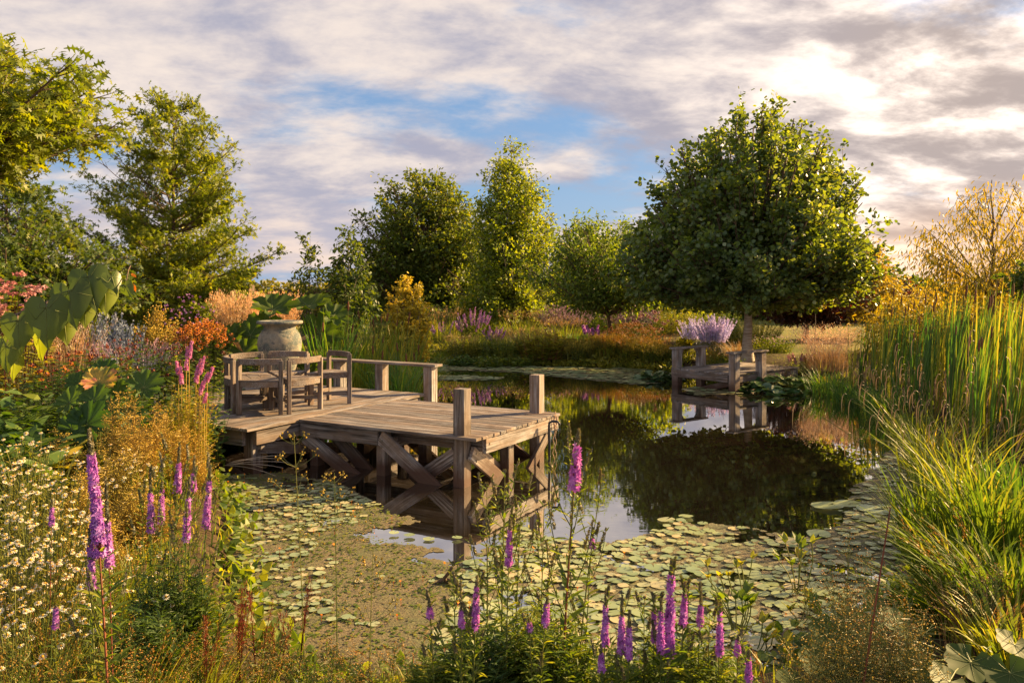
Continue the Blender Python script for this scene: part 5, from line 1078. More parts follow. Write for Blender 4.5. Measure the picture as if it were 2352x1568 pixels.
# white daisies
DZT = T_daisy(11); DDM = T_dome(8, .36, .42)
dmesh = []
for q in range(2):
    m = MB(); m.add(DZT[0], DZT[1], rng.random(len(DZT[1])), 0)
    V, Q, T3 = DDM; m.add(V, Q, .3 + .4 * q, 1); m.f.append(T3 + m.n - len(V)); m.r.append(np.full(len(T3), .5)); m.m.append(np.full(len(T3), 1)); dmesh.append(m.mesh('flower_head', ['white', 'disc'], False))
def daisy_proto(k):
    root = empty('daisy_plant', (0, 0, 0)); n = 34; R_ = .26; b, m_, t = stems_of(n, R_, .62, .03, .5, (.62, 1.05))
    s_ = MB(); tubes(s_, bez(b, m_, t, 5), .0022, 3); s_.obj('stems', 'stem', root)
    l = MB(); leaves_on(l, b, m_, t, 26, .05, .92, .045, T_quad(.14, .1), .1, .7, .012, .3); l.obj('foliage', 'yherb', root)
    for i in range(n):
        o = bpy.data.objects.new('flower_head', dmesh[i % 2]); col.objects.link(o); o.parent = root; o.location = [float(q) for q in t[i]]
        o.rotation_euler = (float(uni(-.1, .75)), float(uni(-.5, .5)), float(uni(0, 6.28)) * 0 + float(uni(-.5, .5))); o.scale = (float(uni(.013, .0185)),) * 3
    return root
DP = [daisy_proto(k) for k in range(3)]
used = [False] * 3
for i_, (px, pt, Y) in enumerate(((20, 985, 5.4), (85, 990, 5.3), (150, 1040, 5.0), (30, 1050, 4.8), (110, 1080, 4.6), (15, 1110, 4.3), (80, 1130, 4.2), (140, 1150, 4.3), (30, 1180, 3.8), (105, 1200, 3.8), (10, 1250, 3.5), (70, 1270, 3.45), (150, 1270, 3.7), (20, 1340, 3.15), (270, 1015, 6.1), (300, 1050, 5.9), (180, 1230, 4.0), (350, 1250, 4.1), (95, 1350, 3.2), (330, 1330, 3.7))):
    k = i_ % 3; x, h = px_plant(px, pt, Y); o = DP[k] if not used[k] else copy_tree(DP[k]); used[k] = True
    o.location = (x, Y, EYE - (pt - HY) / F * Y - .64); o.rotation_euler = (0, 0, float(uni(-.4, .4)))
    tag(o, {14: 'few white daisies high up among the golden panicles', 15: 'white daisies between the golden panicles and the tallest purple spike', 16: 'white daisies low down right below the tallest purple spike', 17: 'white daisies at the left foot of the dark loosestrife clump', 19: 'lowest white daisies in front of the dark loosestrife clump'}.get(i_, 'bushy white daisy plant in the dense white drift at the left edge'), 'daisy plant', 'white daisy plants massed on the left bank')

# ---- loosestrife in the foreground
def loose(xt, yt, f0, f1, Y, xb, label, red=False, nl=34, branches=0, thick=1.0, ll=.085, leafmat='herb'):
    """one tall stem: tip at (xt, yt), flowers from f0 to f1 (picture rows), foot under xb"""
    ft = at(xb, 1568, Y); gzv = min(gpt(ft[0], Y)[2], ft[2]); gzv = max(gzv, -.05); foot = np.array([ft[0], Y, gzv])
    root = empty('loosestrife', foot, 0, label, 'loosestrife'); t = at(xt, yt, Y) - foot; b = np.zeros(3); m = np.array([t[0] * .35, 0, t[2] * .55])
    s_ = MB(); P = bez(b[None], m[None], t[None], 10); tubes(s_, P, .0038 * thick * np.linspace(1.2, .3, 10)[None], 5); s_.obj('stem', 'redstem' if red else 'stem', root)
    zf = lambda py: (EYE - (py - HY) / F * Y - foot[2]) / t[2]
    def on(z):
        z = np.atleast_1d(np.clip(z, 0, 1)) * t[2]; return np.stack([np.interp(z, P[0, :, 2], P[0, :, k]) for k in range(3)], -1)
    a, c, top = on(zf(f1))[0], on(zf(f0))[0], t
    lm = MB(); k = nl; zz = np.repeat(np.linspace(.12, min(zf(f1), .97), k // 2), 2); aa = np.tile((0, math.pi), k // 2) + np.repeat(np.arange(k // 2) * 1.57 + uni(0, 1), 2) + uni(-.2, .2, len(zz))
    d = nrm(np.stack([np.cos(aa), np.sin(aa), uni(.1, .9, len(aa))], -1)); stamp(lm, T_leaf(.20), on(zz), frames(d, nrm(rdir(len(aa)) * .3 + (0, 0, 1))), ll * thick * (1.1 - .6 * zz) * uni(.8, 1.2, len(zz)))
    nb = branches; spikes = []
    if nb:
        bs = np.linspace(.35, .85, nb); ba = np.arange(nb) * 2.4 + uni(0, 6); B0 = on(bs); ln = t[2] * (.36 - .2 * bs)
        B1 = B0 + np.stack([np.cos(ba) * ln * .33, np.sin(ba) * ln * .33, ln], -1); Bm = (B0 + B1) / 2 + np.stack([np.cos(ba) * ln * .12, np.sin(ba) * ln * .12, -ln * .05], -1)
        s2 = MB(); tubes(s2, bez(B0, Bm, B1, 5), .0018 * thick, 3); s2.obj('side_stems', 'stem', root)
        leaves_on(lm, B0, Bm, B1, 14, .1, .95, ll * .55, T_leaf(.22), 0, .7, .003, .5)
        for i in range(nb): bd = MB(); spike(bd, B0[i] * .35 + B1[i] * .65, B1[i], 60, .005, .0085, .3); bd.obj('side_bud_spike', 'bud', root)
    lm.obj('foliage', leafmat, root)
    L_ = np.linalg.norm(c - a)
    if f1 > f0:
        fm = MB(); spike(fm, a, c, int(50 + 800 * L_), .0135 * thick, .0165 * thick, .45); fo = fm.obj('flower_spike', 'magenta', root)
        cm = MB(); spike(cm, a, c, int(30 + 400 * L_), .005, .010, .2); cm.obj('calyces', 'rustdock' if red else 'bud', fo)
    bm = MB(); spike(bm, c, top, int(30 + 800 * np.linalg.norm(top - c)), .0062 * thick, .0085 * thick, .45); bm.obj('bud_tip', 'bud', root)
    return root
LOO = [ # xt, yt, f0, f1, Y, xb, red, branches, thick
 (205, 985, 1042, 1275, 3.0, 255, 1, 1, 1.35, 'tallest thick purple flower spike in front of the golden panicles on the left'),
 (243, 1095, 1200, 1300, 3.1, 262, 1, 1, 1.0, 'shorter spike close against the tallest purple spike on the left'),
 (205, 1210, 1250, 1350, 3.0, 222, 0, 1, .9, 'low purple spike left below the tallest one among the daisies'),
 (345, 1070, 1130, 1220, 3.7, 350, 0, 4, 1.0, 'leftmost purple spike of the dark leafy clump on the left bank'),
 (373, 1080, 1125, 1200, 3.9, 365, 0, 3, .9, 'second purple spike from the left in the dark leafy clump'),
 (413, 1015, 1062, 1130, 3.8, 392, 0, 5, 1.0, 'tallest purple spike of the dark leafy clump on the left bank'),
 (393, 1060, 1062, 1061, 3.7, 385, 0, 4, 1.0, 'unopened green spike in the middle of the dark leafy clump'),
 (436, 1095, 1145, 1240, 3.6, 415, 0, 4, 1.0, 'full purple spike low at the right of the dark leafy clump'),
 (447, 1045, 1085, 1125, 3.8, 425, 0, 4, .9, 'short flowered purple spike right of the tallest in the dark clump'),
 (484, 1065, 1105, 1210, 3.7, 455, 0, 4, 1.0, 'rightmost purple spike of the dark leafy clump nearest the scum'),
 (325, 1115, 1116, 1115, 3.8, 335, 0, 3, .9, 'slim green unopened spike left of the dark leafy clump'),
 (120, 1140, 1165, 1205, 3.5, 112, 1, 0, .7, 'thin purple spike standing among the white daisies'),
 (128, 1390, 1395, 1440, 3.0, 128, 0, 0, .7, 'small purple spike low at the bottom left'),
 (1330, 985, 1020, 1120, 3.25, 1288, 1, 9, 1.35, 'tallest purple loosestrife in the centre foreground, reddish stemmed and branching'),
 (1385, 1090, 1091, 1090, 3.4, 1320, 0, 4, 1.0, 'green budded branch right of the tallest central loosestrife'),
 (1160, 1080, 1081, 1080, 3.5, 1150, 0, 8, 1.1, 'leafy unopened green stem left of the tall central loosestrife'),
 (1118, 1110, 1111, 1110, 3.6, 1120, 0, 8, 1.1, 'leafy yellow green stem in front of the jetty corner post'),
 (1200, 1110, 1111, 1110, 3.6, 1180, 0, 6, 1.0, 'leafy green stem between the corner post and the tall loosestrife'),
 (1172, 1190, 1215, 1300, 3.3, 1160, 0, 3, .9, 'pale purple spike just below the jetty corner post'),
 (1096, 1320, 1345, 1440, 3.1, 1085, 0, 3, .9, 'purple spike low at the left of the central loosestrife'),
 (1058, 1330, 1400, 1440, 3.1, 1062, 0, 3, .8, 'short purple spike at the far left of the central loosestrife'),
 (1258, 1370, 1385, 1435, 3.1, 1235, 0, 3, .9, 'leaning purple spike in front of the tall central stem'),
 (1215, 1420, 1430, 1445, 3.1, 1225, 0, 2, .7, 'tiny purple flowers left of the leaning spike'),
 (1250, 1150, 1151, 1150, 3.4, 1240, 0, 6, 1.0, 'slim budded green stem immediately left of the tall central stem'),
 (1040, 1290, 1291, 1290, 3.2, 1050, 0, 4, .9, 'grey green budded spikes at the left of the central foreground'),
 (1362, 1210, 1235, 1255, 3.4, 1340, 0, 2, .8, 'short spike with few purple flowers right of the tall central stem'),
 (985, 1370, 1395, 1415, 3.2, 1000, 0, 3, .9, 'low spike at the left end of the central foreground plants'),
 (1392, 1350, 1390, 1480, 3.1, 1385, 0, 2, .9, 'left hand purple spike of the bright group right of centre'),
 (1429, 1365, 1415, 1500, 3.05, 1425, 0, 2, .95, 'stout purple spike second from the left in the bright group'),
 (1446, 1400, 1440, 1515, 3.0, 1440, 0, 1, .9, 'lower purple spike against the stout one in the bright group'),
 (1543, 1285, 1320, 1500, 3.1, 1530, 1, 2, 1.25, 'tallest and thickest purple spike of the bright group right of centre'),
 (1503, 1370, 1400, 1475, 3.15, 1500, 0, 2, .8, 'narrow purple spike left of the tallest in the bright group'),
 (1519, 1375, 1405, 1500, 3.05, 1515, 0, 2, .9, 'purple spike touching the left side of the tallest one'),
 (1574, 1335, 1365, 1440, 3.15, 1560, 0, 3, .95, 'purple spike immediately right of the tallest one'),
 (1583, 1330, 1331, 1330, 3.2, 1575, 0, 2, .9, 'grey unopened spike behind the right of the tallest one'),
 (1611, 1355, 1390, 1435, 3.2, 1600, 0, 2, .85, 'short purple spike halfway to the right end of the bright group'),
 (1655, 1375, 1405, 1500, 3.1, 1648, 0, 2, .9, 'long purple spike near the right end of the bright group'),
 (1695, 1455, 1470, 1500, 3.1, 1690, 0, 2, .8, 'small purple spike at the right of the bright group'),
 (1720, 1490, 1510, 1560, 3.0, 1715, 0, 2, .85, 'lowest purple spike at the right end of the bright group'),
 (1380, 1480, 1500, 1540, 3.0, 1385, 0, 1, .8, 'low purple spike at the bottom left of the bright group'),
 (1480, 1370, 1371, 1370, 3.15, 1478, 0, 3, .8, 'unopened green spikes in the middle of the bright group'),
 (1630, 1400, 1401, 1400, 3.15, 1625, 0, 3, .8, 'unopened green spike left of the long right hand spike')]
for (xt, yt, f0, f1, Y, xb, red, br, th, lb) in LOO: loose(xt, yt, f0, f1, Y, xb, lb, bool(red), 40, br, th, .095, 'herb')
#SPLIT#
# ---- leafy filling of the near bank
for i_, (px, pt, Y, w, n, mt) in enumerate(((1100, 1380, 3.35, 170, 60, 'herbdark'), (1210, 1340, 3.5, 150, 60, 'herb'), (1300, 1360, 3.3, 140, 50, 'herb'), (1440, 1450, 3.2, 160, 60, 'herb'), (1560, 1430, 3.25, 160, 60, 'herb'), (1660, 1470, 3.2, 130, 50, 'herb'), (400, 1240, 3.7, 170, 90, 'herbdark'), (340, 1330, 3.4, 150, 60, 'herbdark'), (460, 1290, 3.9, 120, 60, 'herb'), (1010, 1470, 3.3, 130, 40, 'herb'))):
    H_('leafy_plant', ['dark leafy base at the left of the central loosestrife', 'leafy base in the middle of the central loosestrife', 'leafy base right of the tall reddish stem', 'leafy base of the left hand spikes of the bright group', 'leafy base under the tallest spike of the bright group', 'leafy base at the right end of the bright group', 'dense dark foliage of the loosestrife clump on the left bank', 'dark foliage at the lower left of the loosestrife clump', 'foliage at the right of the loosestrife clump by the scum', 'low foliage at the left end of the central foreground'][i_], 'loosestrife foliage', px, pt, Y, w, n, leaf=LF(34, .085, mt, .2, up=.7), hv=(.55, 1), base_r=.75, stem=('stem', .003))
for i_, (px, pt, Y, w, n, mt) in enumerate(((60, 1420, 3.0, 200, 260, 'grass'), (180, 1400, 3.2, 180, 260, 'grass'), (300, 1440, 3.1, 200, 220, 'grass'), (450, 1440, 3.4, 180, 220, 'grass'), (240, 1250, 4.0, 160, 260, 'ygrass'), (310, 1180, 4.4, 140, 240, 'ygrass'), (560, 1500, 3.6, 180, 200, 'grass'), (700, 1530, 3.6, 180, 160, 'grass'), (850, 1530, 3.6, 180, 160, 'grass'), (950, 1510, 3.5, 140, 140, 'grass'), (1800, 1540, 3.4, 160, 140, 'grass'), (120, 1320, 3.5, 140, 200, 'ygrass'))):
    Tf('grass_tuft', ['tangled grass at the bottom left corner', 'tangled grass below the low daisies', 'grass at the foot of the dark loosestrife clump', 'grass right of the foot of the dark loosestrife clump', 'sunlit yellow grass left of the dark loosestrife clump', 'sunlit yellow grass behind the dark loosestrife clump', 'grass at the foot of the rust red dock', 'grass at the bottom left of centre', 'grass at the bottom centre', 'grass left of the central loosestrife', 'grass below the bogbean leaves at the bottom', 'sunlit grass among the lower daisies'][i_], 'grass', px, pt, Y, w, n, .006, mt, lean=.6, droop=.3, plume=dict(k=16, H=px_plant(px, pt - 30, Y)[1], n=14, r=.006, size=.012, mat='bronze', out=.25, f0=.8, sr=.0012))
for i_, (px, pt, Y, w, n) in enumerate(((60, 1400, 3.1, 190, 16), (210, 1420, 3.0, 190, 16), (340, 1430, 3.1, 180, 14), (470, 1400, 3.5, 150, 14), (600, 1420, 3.7, 150, 12), (730, 1440, 3.7, 150, 12), (880, 1470, 3.6, 150, 10))):
    H_('seeding_plant', ['fine seeding stems at the bottom left corner', 'fine seeding stems below the tallest purple spike', 'fine seeding stems at the foot of the dark clump', 'fine seeding stems right of the dark clump', 'fine seeding stems around the rust red dock', 'fine seeding stems at the bottom left of centre', 'fine seeding stems at the bottom centre'][i_], 'seeding plant', px, pt, Y, w, n, stem=('stem', .0018), flower=dict(kind='cloud', n=36, r=.10, size=.0065, mat='bronze', f0=.3, name='seeds', tw=.0008), leaf=LF(12, .04, 'herb', .3), hv=(.5, 1), base_r=.9)
# rust red dock
for i_, (px, pt, Y, n) in enumerate(((545, 1290, 3.6, 7), (590, 1310, 3.7, 4), (680, 1260, 3.9, 4), (470, 1360, 3.4, 3), (640, 1350, 3.8, 4))):
    H_('dock', ['thickest rust red dock at the left edge of the scum', 'rust red dock stem right of the thickest one', 'rust red dock stem crossing the tall thin green stem', 'dark rust red dock within the loosestrife clump', 'thin rust red dock between the thick one and the tall green stem'][i_], 'dock', px, pt, Y, 34, n, stem=('rustdock', .003), flower=dict(kind='plume', n=150, r=.007, size=.014, mat='rustdock', f0=.45, name='seeds'), hv=(.75, 1))
# tall thin water plantain stems in front of the scum
for i_, (px, pt, Y, xb) in enumerate(((675, 992, 3.9, 700), (768, 1085, 3.9, 775), (857, 1260, 3.6, 848))):
    ft = at(xb, 1568, Y); foot = np.array([ft[0], Y, max(gpt(ft[0], Y)[2], -.05)]); root = empty('water_plantain', foot, 0, ['tallest thin water plantain stem with whorled flower heads before the jetty', 'second thin water plantain stem right of the tallest one', 'short thin water plantain stem over the scum'][i_], 'water plantain')
    t = at(px, pt, Y) - foot; s_ = MB(); P = bez(np.zeros((1, 3)), (t * (.3, 0, .5))[None], t[None], 8); tubes(s_, P, .0028 * np.linspace(1.2, .45, 8)[None], 4); s_.obj('stem', 'stem', root)
    e = []; nodes = (.62, .74, .86, .95) if i_ < 2 else (.5, .7, .86)
    for z in nodes:
        p = np.array([np.interp(z * t[2], P[0, :, 2], P[0, :, k]) for k in range(3)]); L_ = .13 * (1.12 - z) * 3.0 * (t[2] / 1.3)
        w = MB(); e0_ = len(e)
        for q in range(5):
            a = q * 1.256 + z * 9; d = np.array([math.cos(a), math.sin(a) * .8, .45]) * L_; m_ = p + d * .55; w_ = [p, m_, p + d + (0, 0, L_ * .15)]; tubes(w, np.array([w_]), .0013, 3); e.append(w_[2])
            for u in range(4): v_ = w_[2] + rdir(1)[0] * L_ * .22 + (0, 0, .01); tubes(w, np.array([[w_[1] * .3 + w_[2] * .7, v_]]), .0009, 3); e.append(v_)
        wo = w.obj('branchlets', 'stem', root); f = MB(); ea = np.array(e[e0_:]); stamp(f, T_blob(), ea, frames(rdir(len(ea)), rdir(len(ea))), uni(.007, .013, len(ea))); tag(f.obj('flowers', 'yellow', wo), kind='stuff')
# bogbean
def bogbean(px, py, n, s_, label, H=.22, upd=0.0):
    c = G(px, py, 0.02); root = empty('bogbean', (c[0], c[1], 0), 0, label, 'bogbean'); m = MB(); st = MB()
    for i in range(n):
        a = uni(0, 6.28); r = uni(.0, .10); h = H * uni(.6, 1.05); t = np.array([math.cos(a) * (r + .05), math.sin(a) * (r + .05), h]); b = np.array([math.cos(a) * r * .4, math.sin(a) * r * .4, -.02])
        tubes(st, bez(b[None], ((b + t) / 2 + (r, 0, 0))[None], t[None], 4), .004, 4)
        A = a + np.array([-.9, 0, .9]) + uni(-.2, .2, 3); d = nrm(np.stack([np.cos(A), np.sin(A), uni(.9, 1.8, 3)], -1)); stamp(m, T_leaf(.5), np.tile(t, (3, 1)), frames(d, nrm(np.stack([np.cos(A), np.sin(A), -.2 * np.ones(3)], -1) * -1 + (0, 0, 1.2))), s_ * uni(.8, 1.15, 3))
    st.obj('stalks', 'stem', root); m.obj('leaves', 'yherb' if n < 5 else 'herb', root)
for (px, py, n, s_, h, lb) in ((1830, 1360, 7, .085, .34, 'tallest bogbean cluster with one orange leaf on the right of the pads'), (1705, 1350, 3, .07, .22, 'small bogbean rising left of the tallest cluster'), (1640, 1375, 4, .07, .22, 'bogbean with yellowish leaves left of the small one'), (1690, 1450, 12, .085, .22, 'densest bogbean clump right of the bright purple spikes'), (1825, 1425, 4, .08, .16, 'bogbean just below the tallest cluster'), (1775, 1530, 3, .07, .16, 'lowest bogbean sprig among the pads'), (1905, 1470, 5, .075, .25, 'bogbean sprig left of the seed haze on the right'), (1730, 1490, 4, .08, .15, 'yellowing bogbean at the foot of the densest clump')):
    bogbean(px, py, n, s_, lb, h)
# curved brown rhizome and small debris on the water
c = G(1860, 1500); rz = MB(); tubes(rz, np.array([[(.10, .22, -.02), (.08, .16, .03), (.02, .06, .035), (0, -.05, .03), (.02, -.14, -.02)]]), .012, 7, cap=True)
tag(rz.obj('floating_root', 'brownbark', None, True, (float(c[0]) - .12, float(c[1]) + .1, 0)), 'curved brown root half afloat among the pads on the right', 'root')
c = G(1030, 1345); rz = MB()
tubes(rz, np.array([[(-.10, .02, .0), (-.06, .06, .02), (0, .04, .03), (.06, -.02, .02), (.14, -.04, 0)], [(-.02, .03, .02), (-.03, .02, .05), (0, 0, .09), (.02, .02, .12), (.03, .02, .13)]]), .013, 6, cap=True); rm2 = rz.obj('driftwood', 'brownbark', None, True, (float(c[0]), float(c[1]), 0)); tag(rm2, 'small dark drifting twig stump on the scum left of centre', 'driftwood')
tw = MB(); c = G(560, 1098); b = np.zeros((7, 3)) + (-.25, .1, .1); tt_ = b + np.stack([uni(.3, .75, 7), uni(-.3, .1, 7), uni(-.05, .12, 7)], -1); tubes(tw, bez(b, (b + tt_) / 2 + (0, 0, .06), tt_, 6), .003, 3)
tag(tw.obj('bare_twigs', 'limebark', None, False, (float(c[0]), float(c[1]), 0.02)), 'bare grey twigs sticking out over the scum beside the jetty post', 'twigs')
# tiny yellow water flowers
yf = MB(); Pf = np.concatenate([scatter(SC_C, 60), scatter(SC_A, 50)]); Pf = np.concatenate([Pf, uni(.02, .06, len(Pf))[:, None]], 1); stamp(yf, T_star(5, .5), Pf, frames(rdir(len(Pf)), nrm(rdir(len(Pf)) * .4 + (0, 0, 1))), uni(.010, .016, len(Pf)))
tubes(yf, np.stack([Pf * (1, 1, 0), Pf], 1), .0015, 3); tag(yf.obj('water_flowers', 'orange'), 'tiny yellow orange flowers standing just above the lily pads', 'water flowers', kind='stuff')
# debris in the scum and pads
db = MB(); Pd = np.concatenate([scatter(SC_A, 700), scatter(SC_C, 800), scatter(SC_B, 250)]); Pd = np.concatenate([Pd, uni(.012, .03, len(Pd))[:, None]], 1); a = uni(0, 6.28, len(Pd)); dd = np.stack([np.cos(a), np.sin(a), uni(-.1, .3, len(Pd))], -1); stamp(db, T_quad(.3, .2), Pd, frames(dd, nrm(rdir(len(Pd)) * .5 + (0, 0, 1))), uni(.012, .045, len(Pd)))
tag(db.obj('pond_debris', 'brownbark'), 'dark leaf scraps and stems lying on the pads and scum', 'debris', kind='stuff')

nf = 5200; Pd = scatter(SC_A, nf); k = hash_noise(Pd[:, 0], Pd[:, 1], 3.1, 5) > -.25; Pd = Pd[k]; Pd = np.concatenate([Pd, uni(.007, .012, len(Pd))[:, None]], 1); a = uni(0, 6.28, len(Pd)); m = MB()
stamp(m, T_leaf(.9), Pd, frames(np.stack([np.cos(a), np.sin(a), 0 * a], -1), nrm(rdir(len(Pd)) * .15 + (0, 0, 1))), uni(.010, .034, len(Pd))); tag(m.obj('floating_leaflets', 'herb'), 'tiny green floating leaflets scattered over the scum', 'leaflets', kind='stuff')
# ---- right bank
# cattails: each plant its own thing, prototypes copied
def cattail_proto(n, H, w, mat, head, lean, bias):
    root = empty('cattail', (0, 0, 0)); m = MB(); a = uni(0, 6.28, n); b = np.stack([np.cos(a), np.sin(a), 0 * a], -1) * .03; az = a; h = H * uni(.75, 1.0, n); vx = lean * h * np.cos(az) * uni(.2, 1, n) + bias[0] * h; vy = lean * h * np.sin(az) * uni(.2, 1, n) + bias[1] * h
    blades(m, b, h, np.hypot(vx, vy), np.arctan2(vy, vx), w * uni(.8, 1.2, n), 6, .03); m.obj('blades', mat, root); m = MB(); blades(m, b[:3], h[:3] * uni(.5, .8, 3), np.hypot(vx, vy)[:3] * 1.6 + .15, np.arctan2(vy, vx)[:3] + .8, w * .7, 6, .45); m.obj('dead_blades', 'straw', root)
    if head:
        t = np.array([bias[0] * H * .9 + .03, bias[1] * H * .9, H * .98]); ax = t / np.linalg.norm(t); s_ = MB(); tubes(s_, np.array([[(0, 0, 0), t * .5, t]]), np.array([[.006, .005, .002]]), 4); so = s_.obj('stalk', 'stem', root)
        c = MB(); q = np.linspace(0, 1, 7); p0 = t - ax * .30; tubes(c, (p0[None] + ax[None] * (q * .19)[:, None])[None], (.0145 * np.array([.35, .9, 1, 1, 1, .9, .3]))[None], 7, cap=True); c.obj('seed_head', 'cattail', so, True)
    return root
CTP = [cattail_proto(9, 2.15, .024, 'reed', True, .10, (.10, .0)), cattail_proto(10, 2.05, .024, 'reed', False, .13, (.14, 0)), cattail_proto(9, 2.1, .022, 'reed', True, .10, (.06, .03)), cattail_proto(10, 1.95, .024, 'grass', False, .12, (.04, 0)), cattail_proto(9, 2.05, .022, 'grass', True, .10, (.10, 0))]
cu_ = [False] * 5
def place_cattail(x, y, s_, k, out_=False):
    o = CTP[k] if not cu_[k] else copy_tree(CTP[k]); cu_[k] = True
    o.location = (float(x), float(y), float(min(gpt(x, y)[2], .3)) - .08); o.rotation_euler = (0, 0, float(uni(-.5, .5))); o.scale = (float(s_),) * 3
    tag(o, 'cattail of the sparse left end of the reeds beside the fluffy pinkish grass' if out_ else ('tall cattail in the back of the dense reed bed at the right' if y > 12 else 'tall cattail in the near part of the dense reed bed at the right edge'), 'cattail', 'cattails of the reed bed on the right')
RB = np.array([(5.3, 9.2), (6.0, 11.5), (6.1, 13.5), (6.6, 15.2), (9.0, 15.4), (9.2, 12), (8.2, 9.2), (6.6, 7.4), (5.0, 7.4), (4.75, 8.2)])
PT = scatter2 = np.stack([uni(4.6, 9.2, 900), uni(7.2, 15.5, 900)], -1); PT = PT[sdist(PT[:, 0], PT[:, 1], RB) < 0]; kk = spaced(PT, np.full(len(PT), .30), .75); PT = PT[kk][:260]
for i in range(len(PT)):
    x, y = PT[i]; edge = sdist(np.array([x]), np.array([y]), RB)[0]
    top = .90 if y > 12.5 else 1.0
    s_ = top * uni(.86, 1.03) * (.82 if edge > -.3 else 1.0)
    place_cattail(x, y, s_, int(rng.integers(0, 5)))
for (px, Y, s_) in ((1955, 15.2, .80), (1975, 15.0, .92), (1995, 15.3, .85), (2010, 14.6, .9), (1880, 15.8, .55), (2030, 15.1, .95), (2050, 14.4, .9)): place_cattail(tpx(px, Y), Y, s_, int(rng.integers(0, 5)), True)
# low growth under the reeds at the water edge
for i_, (px, pt, Y, w) in enumerate(((1900, 830, 15.6, 120), (1960, 850, 14.6, 110), (2030, 870, 13.2, 120), (2090, 930, 11.4, 130), (2130, 1020, 9.2, 130))):
    Tf('sedge_tuft', ['sedge tuft right of the water lily mound', 'sedge at the left foot of the reed bed', 'sedge at the water edge under the reeds', 'sedge arching over the water below the reeds', 'nearest sedge at the foot of the reed bed'][i_], 'sedge', px, pt, Y, w, 260, .012, 'reed' if i_ < 3 else 'grass', lean=.7, droop=.5, z0=-.03)
# pendulous sedge with hanging seed spikes
for i_, (px, Y, R_, n, tips) in enumerate(((2190, 6.9, .5, 150, ((1985, 885), (2035, 850), (2075, 820), (1945, 905), (2120, 930), (2160, 860), (2060, 930), (2100, 760), (2230, 820))), (2120, 8.6, .5, 130, ((1945, 830), (1985, 800), (2010, 850), (2065, 790), (1925, 790), (2040, 840))), (2260, 5.6, .45, 100, ((1835, 925), (1850, 940), (2110, 900), (2180, 930), (2310, 800), (2330, 870), (2240, 760))))):
    x = tpx(px, Y); g = max(gpt(x, Y)[2], 0) - .03; root = tuft('pendulous_sedge', ['pendulous sedge with many drooping pinkish seed spikes before the reed bed', 'smaller pendulous sedge further back at the edge of the reed bed', 'nearest pendulous sedge, its long stems arching left over the water'][i_], 'sedge', x, Y, R_, 1.25, n, .014, 'grass', .6, .35, z0=g)
    o = np.array([x, Y, g])
    for (tx, ty) in tips:
        t = at(tx, ty, Y + uni(-.3, .3)) - o; b = rng.normal(size=3) * (.08, .08, 0); m_ = (b + t) / 2 + (0, 0, .12 * np.linalg.norm(t)); s_ = MB(); P = bez(b[None], m_[None], t[None], 10); tubes(s_, P, .003 * np.linspace(1.2, .5, 10)[None], 3); so = s_.obj('flower_stem', 'stem', root)
        for q in range(4):
            h_ = MB(); p = P[0, -1 - q // 2] + (P[0, -2] - P[0, -1]) * .5 * q; l_ = uni(.09, .18); sgn = 1 if t[0] > 0 else -1; k = np.linspace(0, 1, 7); c_ = np.stack([p[0] + sgn * .045 * np.sin(k * 1.9), p[1] + 0 * k, p[2] + .03 * np.sin(k * 3) - l_ * k ** 1.6], -1); tubes(h_, c_[None], (.0032 * np.array([.4, .6, 1, 1, 1, .8, .3]))[None], 4)
            h_.obj('seed_spike', 'droop', so)
# yellow green sedge mass at the lower right
for i_, (px, pt, Y, w, n, ln, bi, mt) in enumerate(((2290, 1010, 5.2, 190, 340, .45, (-.05, 0), 'sedge'), (2190, 1110, 4.9, 170, 300, .6, (-.25, 0), 'sedge'), (2300, 1180, 4.2, 220, 360, .6, (-.2, 0), 'sedge'), (2180, 1260, 4.2, 150, 240, .8, (-.35, 0), 'sedge'), (2330, 1330, 3.6, 200, 260, .6, (-.1, 0), 'grass'), (2120, 1010, 6.3, 120, 180, .4, (-.1, 0), 'sedge'), (2340, 1000, 6.2, 160, 260, .3, (0, 0), 'reed'), (2250, 1300, 3.9, 180, 200, .5, (-.1, 0), 'straw'))):
    x = tpx(px, Y); h = EYE - (pt - HY) / F * Y - max(gpt(x, Y)[2], .0)
    tuft('sedge_clump', ['tallest yellow green sedge at the right edge below the reeds', 'yellow green sedge leaning left over the pads', 'large yellow green sedge mass at the lower right', 'low arching sedge reaching left over the pads', 'green sedge in the lower right corner', 'yellow green sedge at the water edge under the pendulous sedge', 'dark green reeds at the right edge behind the yellow sedge', 'dry straw coloured grass within the lower right sedge'][i_], 'sedge', x, Y, w / 2 * Y / F * 1.8, h * 1.08, int(n * .8), .017 if mt != 'straw' else .006, mt, ln, .32, z0=max(gpt(x, Y)[2], 0) - .03, bias=bi, seg=7,
         plume=None if i_ not in (2, 7) else dict(k=26, H=h * .95, n=16, r=.008, size=.016, mat='bronze', out=.35, f0=.75, sr=.0015))
